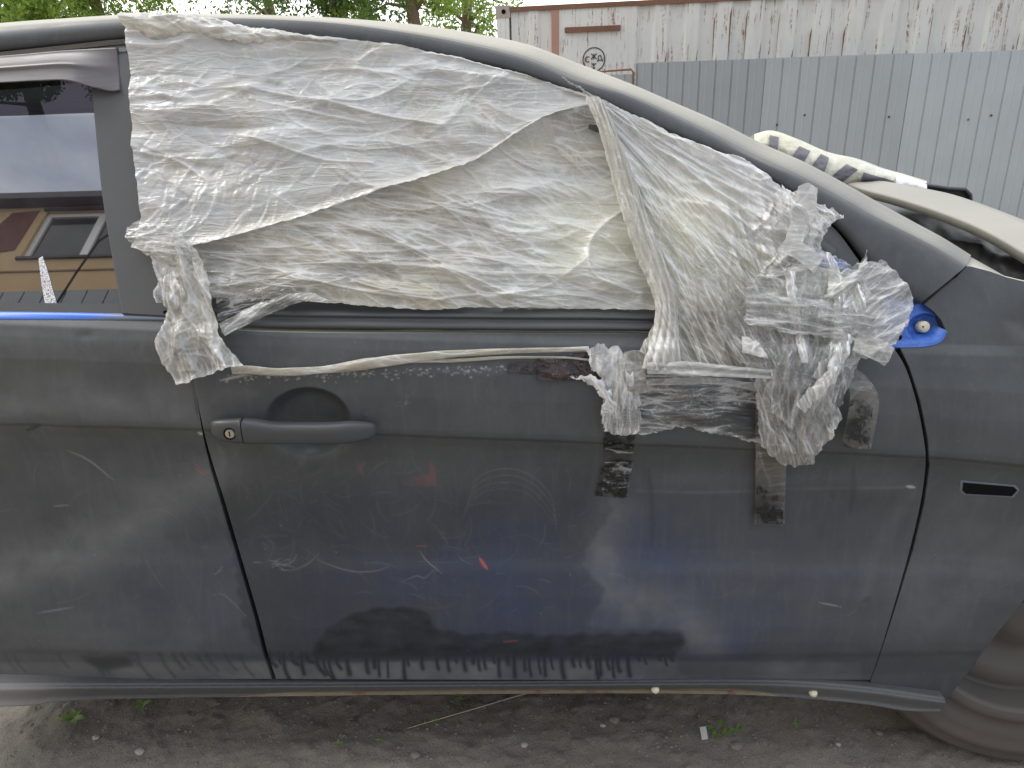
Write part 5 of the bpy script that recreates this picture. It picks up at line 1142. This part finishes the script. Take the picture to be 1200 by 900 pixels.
for i, (T_, B_, L_, R_, dd, an) in enumerate((
    ([(800, 330), (850, 318), (905, 330)], [(868, 436), (905, 446), (950, 450)], [(800, 330), (830, 385), (868, 436)], [(905, 330), (930, 390), (950, 450)], .044, (.9, 1.3)),
    ([(930, 315), (970, 330), (1000, 350)], [(880, 470), (915, 500), (948, 520)], [(930, 315), (905, 400), (880, 470)], [(1000, 350), (985, 430), (948, 520)], .048, (1.5, 2.1)),
    ([(860, 345), (920, 350), (1010, 372)], [(858, 380), (920, 392), (1000, 402)], [(860, 345), (858, 380)], [(1010, 372), (1000, 402)], .060, (-.1, .3)))):
    bundle('loose_layer', T_, B_, L_, R_, dd, 3., 161 + i * 4, an, (-.10, .35, .06), n_=30, rag=2.)
# torn fringe along the frame top edge at the pillar
bundle('torn_corner', [(905, 222), (935, 240), (972, 257)], [(900, 262), (930, 300), (944, 300)], [(905, 222), (898, 240), (900, 262)], [(972, 257), (955, 272), (944, 300)], .040, 5., 131, (.2, 1.6), (.12, .15, .25), n_=24, rag=4)
bundle('sheet_shred', [(955, 322), (985, 318), (996, 300)], [(950, 352), (975, 350), (1000, 330)], [(955, 322), (950, 352)], [(996, 300), (1000, 330)], .052, 4., 133, (-.9, -.1), (.06, .5, .1), n_=16, rag=3)
for i, (T_, B_, dd) in enumerate((([(905, 322), (912, 370), (922, 425)], [(918, 320), (926, 370), (936, 425)], .05), ([(985, 330), (972, 370), (950, 430), (915, 470)], [(1000, 345), (985, 385), (962, 440), (925, 480)], .058), ([(945, 300), (960, 340), (955, 400), (935, 440)], [(958, 300), (974, 345), (966, 405), (948, 445)], .052))):
    bundle('twisted_shred', T_, B_, [T_[0], B_[0]], [T_[-1], B_[-1]], dd, 3., 141 + i * 4, (.8, 1.9), (.12, .3, .2), n_=18, rag=1.5)

# ================================================================== TAPE
def tape(name, label, T, B, L, R, base, m=TAPE, amp=.6, seed=0, fmv=(0, .4, 0), cat='tape', pleat=0., group=None):
    def hh(px, py, u, v):
        H = amp * crumple(px, py, 30, 200 + seed) + pleat * np.abs(np.sin(v * 5.)); h, k_ = ridges(px, py, 14, (px.min(), py.min(), px.max(), py.max()), (0, 3.14), (8, 40), (.8, 2), amp, 210 + seed); return H + h, k_ * .25
    o = film_piece(name, T, B, L, R, base, m, 1.3, None, hh, (lambda px, py, u, v: fmv) if not callable(fmv) else fmv, .4, seed)
    tag(o, label, cat, group); o.name = name; return o
G1 = 'tape strips holding the film'
tape('packing_tape', 'long beige clear tape hanging down the door from the torn film bunch', [(882, 440), (900, 441), (918, 442)], [(882, 612), (900, 613), (917, 613)], [(882, 440), (883, 520), (882, 612)], [(918, 442), (919, 520), (917, 613)], .010, seed=1, fmv=lambda px, py, u, v: (.12 - .25 * sst(.6, .9, v), .8, 0), group=G1)
tape('packing_tape', 'short square of brownish tape over the twisted strand end', [(728, 412), (740, 410), (753, 412)], [(731, 456), (742, 460), (753, 458)], [(728, 412), (724, 430), (731, 456)], [(753, 412), (752, 435), (753, 458)], .034, seed=2, fmv=(.32, .9, 0), group=G1)
tape('packing_tape', 'shiny pale horizontal tape band across the base of the pleated film', [(752, 424), (800, 423), (860, 429), (930, 434), (968, 440)], [(752, 437), (800, 438), (860, 441), (930, 444), (966, 452)], [(752, 424), (752, 437)], [(968, 440), (966, 452)], .046, seed=3, pleat=3., fmv=(.16, .0, .28), group=G1)
tape('packing_tape', 'thin creased horizontal tape just below the shiny pale band', [(752, 443), (830, 441), (880, 449), (905, 452)], [(752, 450), (830, 449), (880, 458), (905, 462)], [(752, 443), (752, 450)], [(905, 452), (905, 462)], .040, seed=4, fmv=(.1, .2, .12), group=G1)
tape('packing_tape', 'curved tape loop trailing from the mirror bundle to a black end', [(958, 420), (980, 424), (1003, 438)], [(978, 515), (992, 522), (1010, 524)], [(958, 420), (978, 440), (986, 465), (978, 515)], [(1003, 438), (1018, 460), (1017, 490), (1010, 524)], .030, seed=5, fmv=(.0, .7, 0), group=G1)
tape('packing_tape', 'wide white tape strip standing upright near the top of the pillar', [(921, 226), (932, 222), (943, 228)], [(906, 288), (918, 291), (926, 290)], [(921, 226), (915, 255), (906, 288)], [(943, 228), (940, 260), (926, 290)], .052, seed=6, fmv=(.4, .0, .25), group=G1)
tape('packing_tape', 'white tape piece sloping down across the film above the blue corner', [(908, 284), (930, 292), (950, 305)], [(896, 298), (918, 308), (938, 324)], [(908, 284), (896, 298)], [(950, 305), (938, 324)], .054, seed=7, fmv=(.4, .0, .2), group=G1)
tape('packing_tape', 'grey triangular tape flap on the pleated film', [(836, 346), (856, 341), (871, 340)], [(848, 382), (856, 386), (862, 388)], [(836, 346), (848, 382)], [(871, 340), (862, 388)], .050, seed=8, fmv=(.12, .6, 0), group=G1)
tape('packing_tape', 'crumpled white tape scrap in the middle of the film bundle', [(858, 394), (872, 398), (884, 412)], [(857, 412), (872, 416), (888, 420)], [(858, 394), (857, 412)], [(884, 412), (888, 420)], .052, seed=9, amp=2., fmv=(.4, .0, .3), group=G1)
tape('packing_tape', 'tape strap slanting down right under the mirror bundle', [(985, 390), (1010, 398), (1026, 408)], [(978, 410), (1000, 420), (1014, 428)], [(985, 390), (978, 410)], [(1026, 408), (1014, 428)], .062, seed=10, amp=1.6, fmv=(.25, .2, .15), group=G1)
tape('packing_tape', 'square-ended yellowish tape behind the white torn bunch', [(902, 500), (920, 505), (937, 515)], [(902, 532), (918, 537), (935, 541)], [(902, 500), (902, 532)], [(937, 515), (935, 541)], .022, seed=11, fmv=(.1, .9, 0), group=G1)
tape('packing_tape', 'clear tape patch showing grey door between two black residue blocks', [(710, 524), (728, 526), (743, 528)], [(705, 575), (720, 578), (735, 580)], [(710, 524), (705, 575)], [(743, 528), (735, 580)], .003, CLEAR, seed=12, fmv=(-.1, .5, 0), group=G1)
tape('dark_tape', 'glossy brown-black tape square at the right end of the twisted strand', [(629, 420), (660, 415), (700, 412)], [(629, 445), (660, 446), (704, 446)], [(629, 420), (629, 445)], [(700, 412), (704, 446)], .005, DARKTAPE, seed=13, amp=1.6)
tape('dark_tape', 'tiny faded tape tab left of the glossy brown-black tape', [(595, 425), (612, 424), (627, 424)], [(595, 437), (612, 438), (627, 438)], [(595, 425), (595, 437)], [(627, 424), (627, 438)], .003, DARKTAPE, seed=14, amp=.4)
GR = 'black glue residue'
tape('glue_residue', 'flaking black residue block just under the shredded film end', [(707, 506), (725, 507), (744, 508)], [(707, 527), (725, 528), (742, 532)], [(707, 506), (707, 527)], [(744, 508), (742, 532)], .0022, FLAKY, seed=15, cat='residue', group=GR)
tape('glue_residue', 'lower flaking black residue block, the largest on the door', [(704, 548), (722, 538), (741, 540)], [(697, 580), (715, 582), (733, 583)], [(704, 548), (697, 580)], [(741, 540), (733, 583)], .0045, FLAKY, seed=16, cat='residue', group=GR)
tape('glue_residue', 'black residue at the bottom of the long hanging tape', [(884, 565), (900, 576), (915, 582)], [(884, 611), (900, 612), (915, 612)], [(884, 565), (884, 611)], [(915, 582), (915, 612)], .0125, FLAKY, seed=17, cat='residue', group=GR)
tape('glue_residue', 'black residue patch at the end of the curved tape loop', [(985, 468), (998, 466), (1011, 476)], [(977, 520), (992, 523), (1006, 524)], [(985, 468), (977, 520)], [(1011, 476), (1006, 524)], .0345, FLAKY, seed=18, cat='residue', group=GR)

# ================================================================== small things on the ground
def gpt(px, py):
    p = on_z(np.array(float(px)), np.array(float(py)), 0.); z = float(ground_z(np.array(p[0]), np.array(p[1]))); return Vector((p[0], p[1], z))
def weed(px, py, n_, L, label, seed):
    rg = random.Random(seed); p = gpt(px, py); t = thing('weed', label, 'weed', p, 'weeds sprouting under the sill')
    for k in range(n_):
        a = 2 * math.pi * k / n_ + rg.uniform(-.3, .3); l = L * rg.uniform(.7, 1.1); d = Vector((math.cos(a), math.sin(a), 0)); s_ = Vector((-d.y, d.x, 0)); V = []
        for j in range(6):
            u = j / 5; wd = l * .27 * math.sin(math.pi * min(1, u * .88 + .08)) ** .9; c = p + d * l * u + Vector((0, 0, .004 + l * (.55 * u - .35 * u * u))); V += [c - s_ * wd + Vector((0, 0, wd * .3)), c, c + s_ * wd + Vector((0, 0, wd * .3))]
        raw('leaf', V, [(3 * j + i, 3 * j + i + 1, 3 * j + i + 4, 3 * j + i + 3) for j in range(5) for i in (0, 1)], WEED, t, True)
weed(86, 845, 6, .030, 'bright five-leaved weed at the left under the rear door', 1)
weed(168, 828, 5, .020, 'dull small weed right of the bright five-leaved one', 2)
weed(538, 820, 5, .013, 'little weed close to the sill beside the dry straw', 3)
weed(510, 847, 7, .014, 'round-leaved weed touching the dry straw', 4)
weed(397, 876, 4, .011, 'tiny sprout left of the straw near the bottom edge', 5)
weed(444, 872, 4, .009, 'pale tiny sprout below the straw tip', 6)
weed(933, 850, 4, .012, 'lone small sprout right of the weed patch', 7)
for i, (a, b) in enumerate(((833, 855), (846, 851), (858, 859), (850, 862), (838, 862), (866, 853))):
    weed(a, b, 5, .012, 'low weed at the ' + ('left end', 'top', 'right end', 'middle bottom', 'lower left', 'upper right')[i] + ' of the leafy patch beside the white paper scrap', 10 + i)
a, b = gpt(477, 857), gpt(623, 816); m_ = (a + b) / 2 + Vector((.01, 0, .012)); mb = MB().tube([a + Vector((0, 0, .006)), m_, b + Vector((0, 0, .012))], [.0008, .0011, .0012], 6)
tag(mb.obj('straw', simple('dry_straw', (.45, .41, .32), .8), None, True), 'long thin dry straw lying on the dirt under the door', 'straw')
p = gpt(824, 863); tag(MB().add([p + Vector(v) for v in ((-.006, -.012, .006), (.007, -.011, .007), (.008, .013, .016), (-.005, .012, .014), (-.006, -.012, .0045), (.007, -.011, .0055), (.008, .013, .0145), (-.005, .012, .0125))], [(0, 1, 2, 3), (7, 6, 5, 4), (0, 4, 5, 1), (1, 5, 6, 2), (2, 6, 7, 3), (3, 7, 4, 0)]).obj('paper_scrap', simple('white_paper', (.62, .62, .6), .8)), 'small white paper scrap beside the leafy weed patch', 'litter')
for i, (x_, y_, r, lb, mm) in enumerate(((614, 872, .007, 'white pebble at the bottom right of the straw', WHITESTONE), (487, 889, .010, 'pale flat stone near the bottom edge below the weeds', STONE), (113, 868, .007, 'whitish stone below the bright five-leaved weed', WHITESTONE), (164, 881, .009, 'largest pale stone at the lower left', WHITESTONE), (706, 851, .006, 'small pale pebble under the middle of the door', WHITESTONE), (720, 846, .010, 'grey stone beside the small pale pebble', STONE), (863, 874, .012, 'rounded dirt-coloured stone below the weed patch', STONE), (982, 874, .005, 'white fleck of stone at the lower right', WHITESTONE), (1030, 858, .008, 'grey stone near the tyre', STONE))):
    p = gpt(x_, y_); rg = random.Random(i); mb = MB(); V = []
    for j in range(5):
        for k in range(8):
            el = math.pi * (j + .5) / 5; az = 2 * math.pi * k / 8; q = r * rg.uniform(.8, 1.15); V.append(p + Vector((q * math.sin(el) * math.cos(az) * 1.2, q * math.sin(el) * math.sin(az), q * .6 * math.cos(el) + r * .25)))
    mb.add(V, [(j * 8 + k, j * 8 + (k + 1) % 8, (j + 1) * 8 + (k + 1) % 8, (j + 1) * 8 + k) for j in range(4) for k in range(8)] + [tuple(range(7, -1, -1)), tuple(32 + k for k in range(8))]); tag(mb.obj('stone', mm, None, True), lb, 'stone')
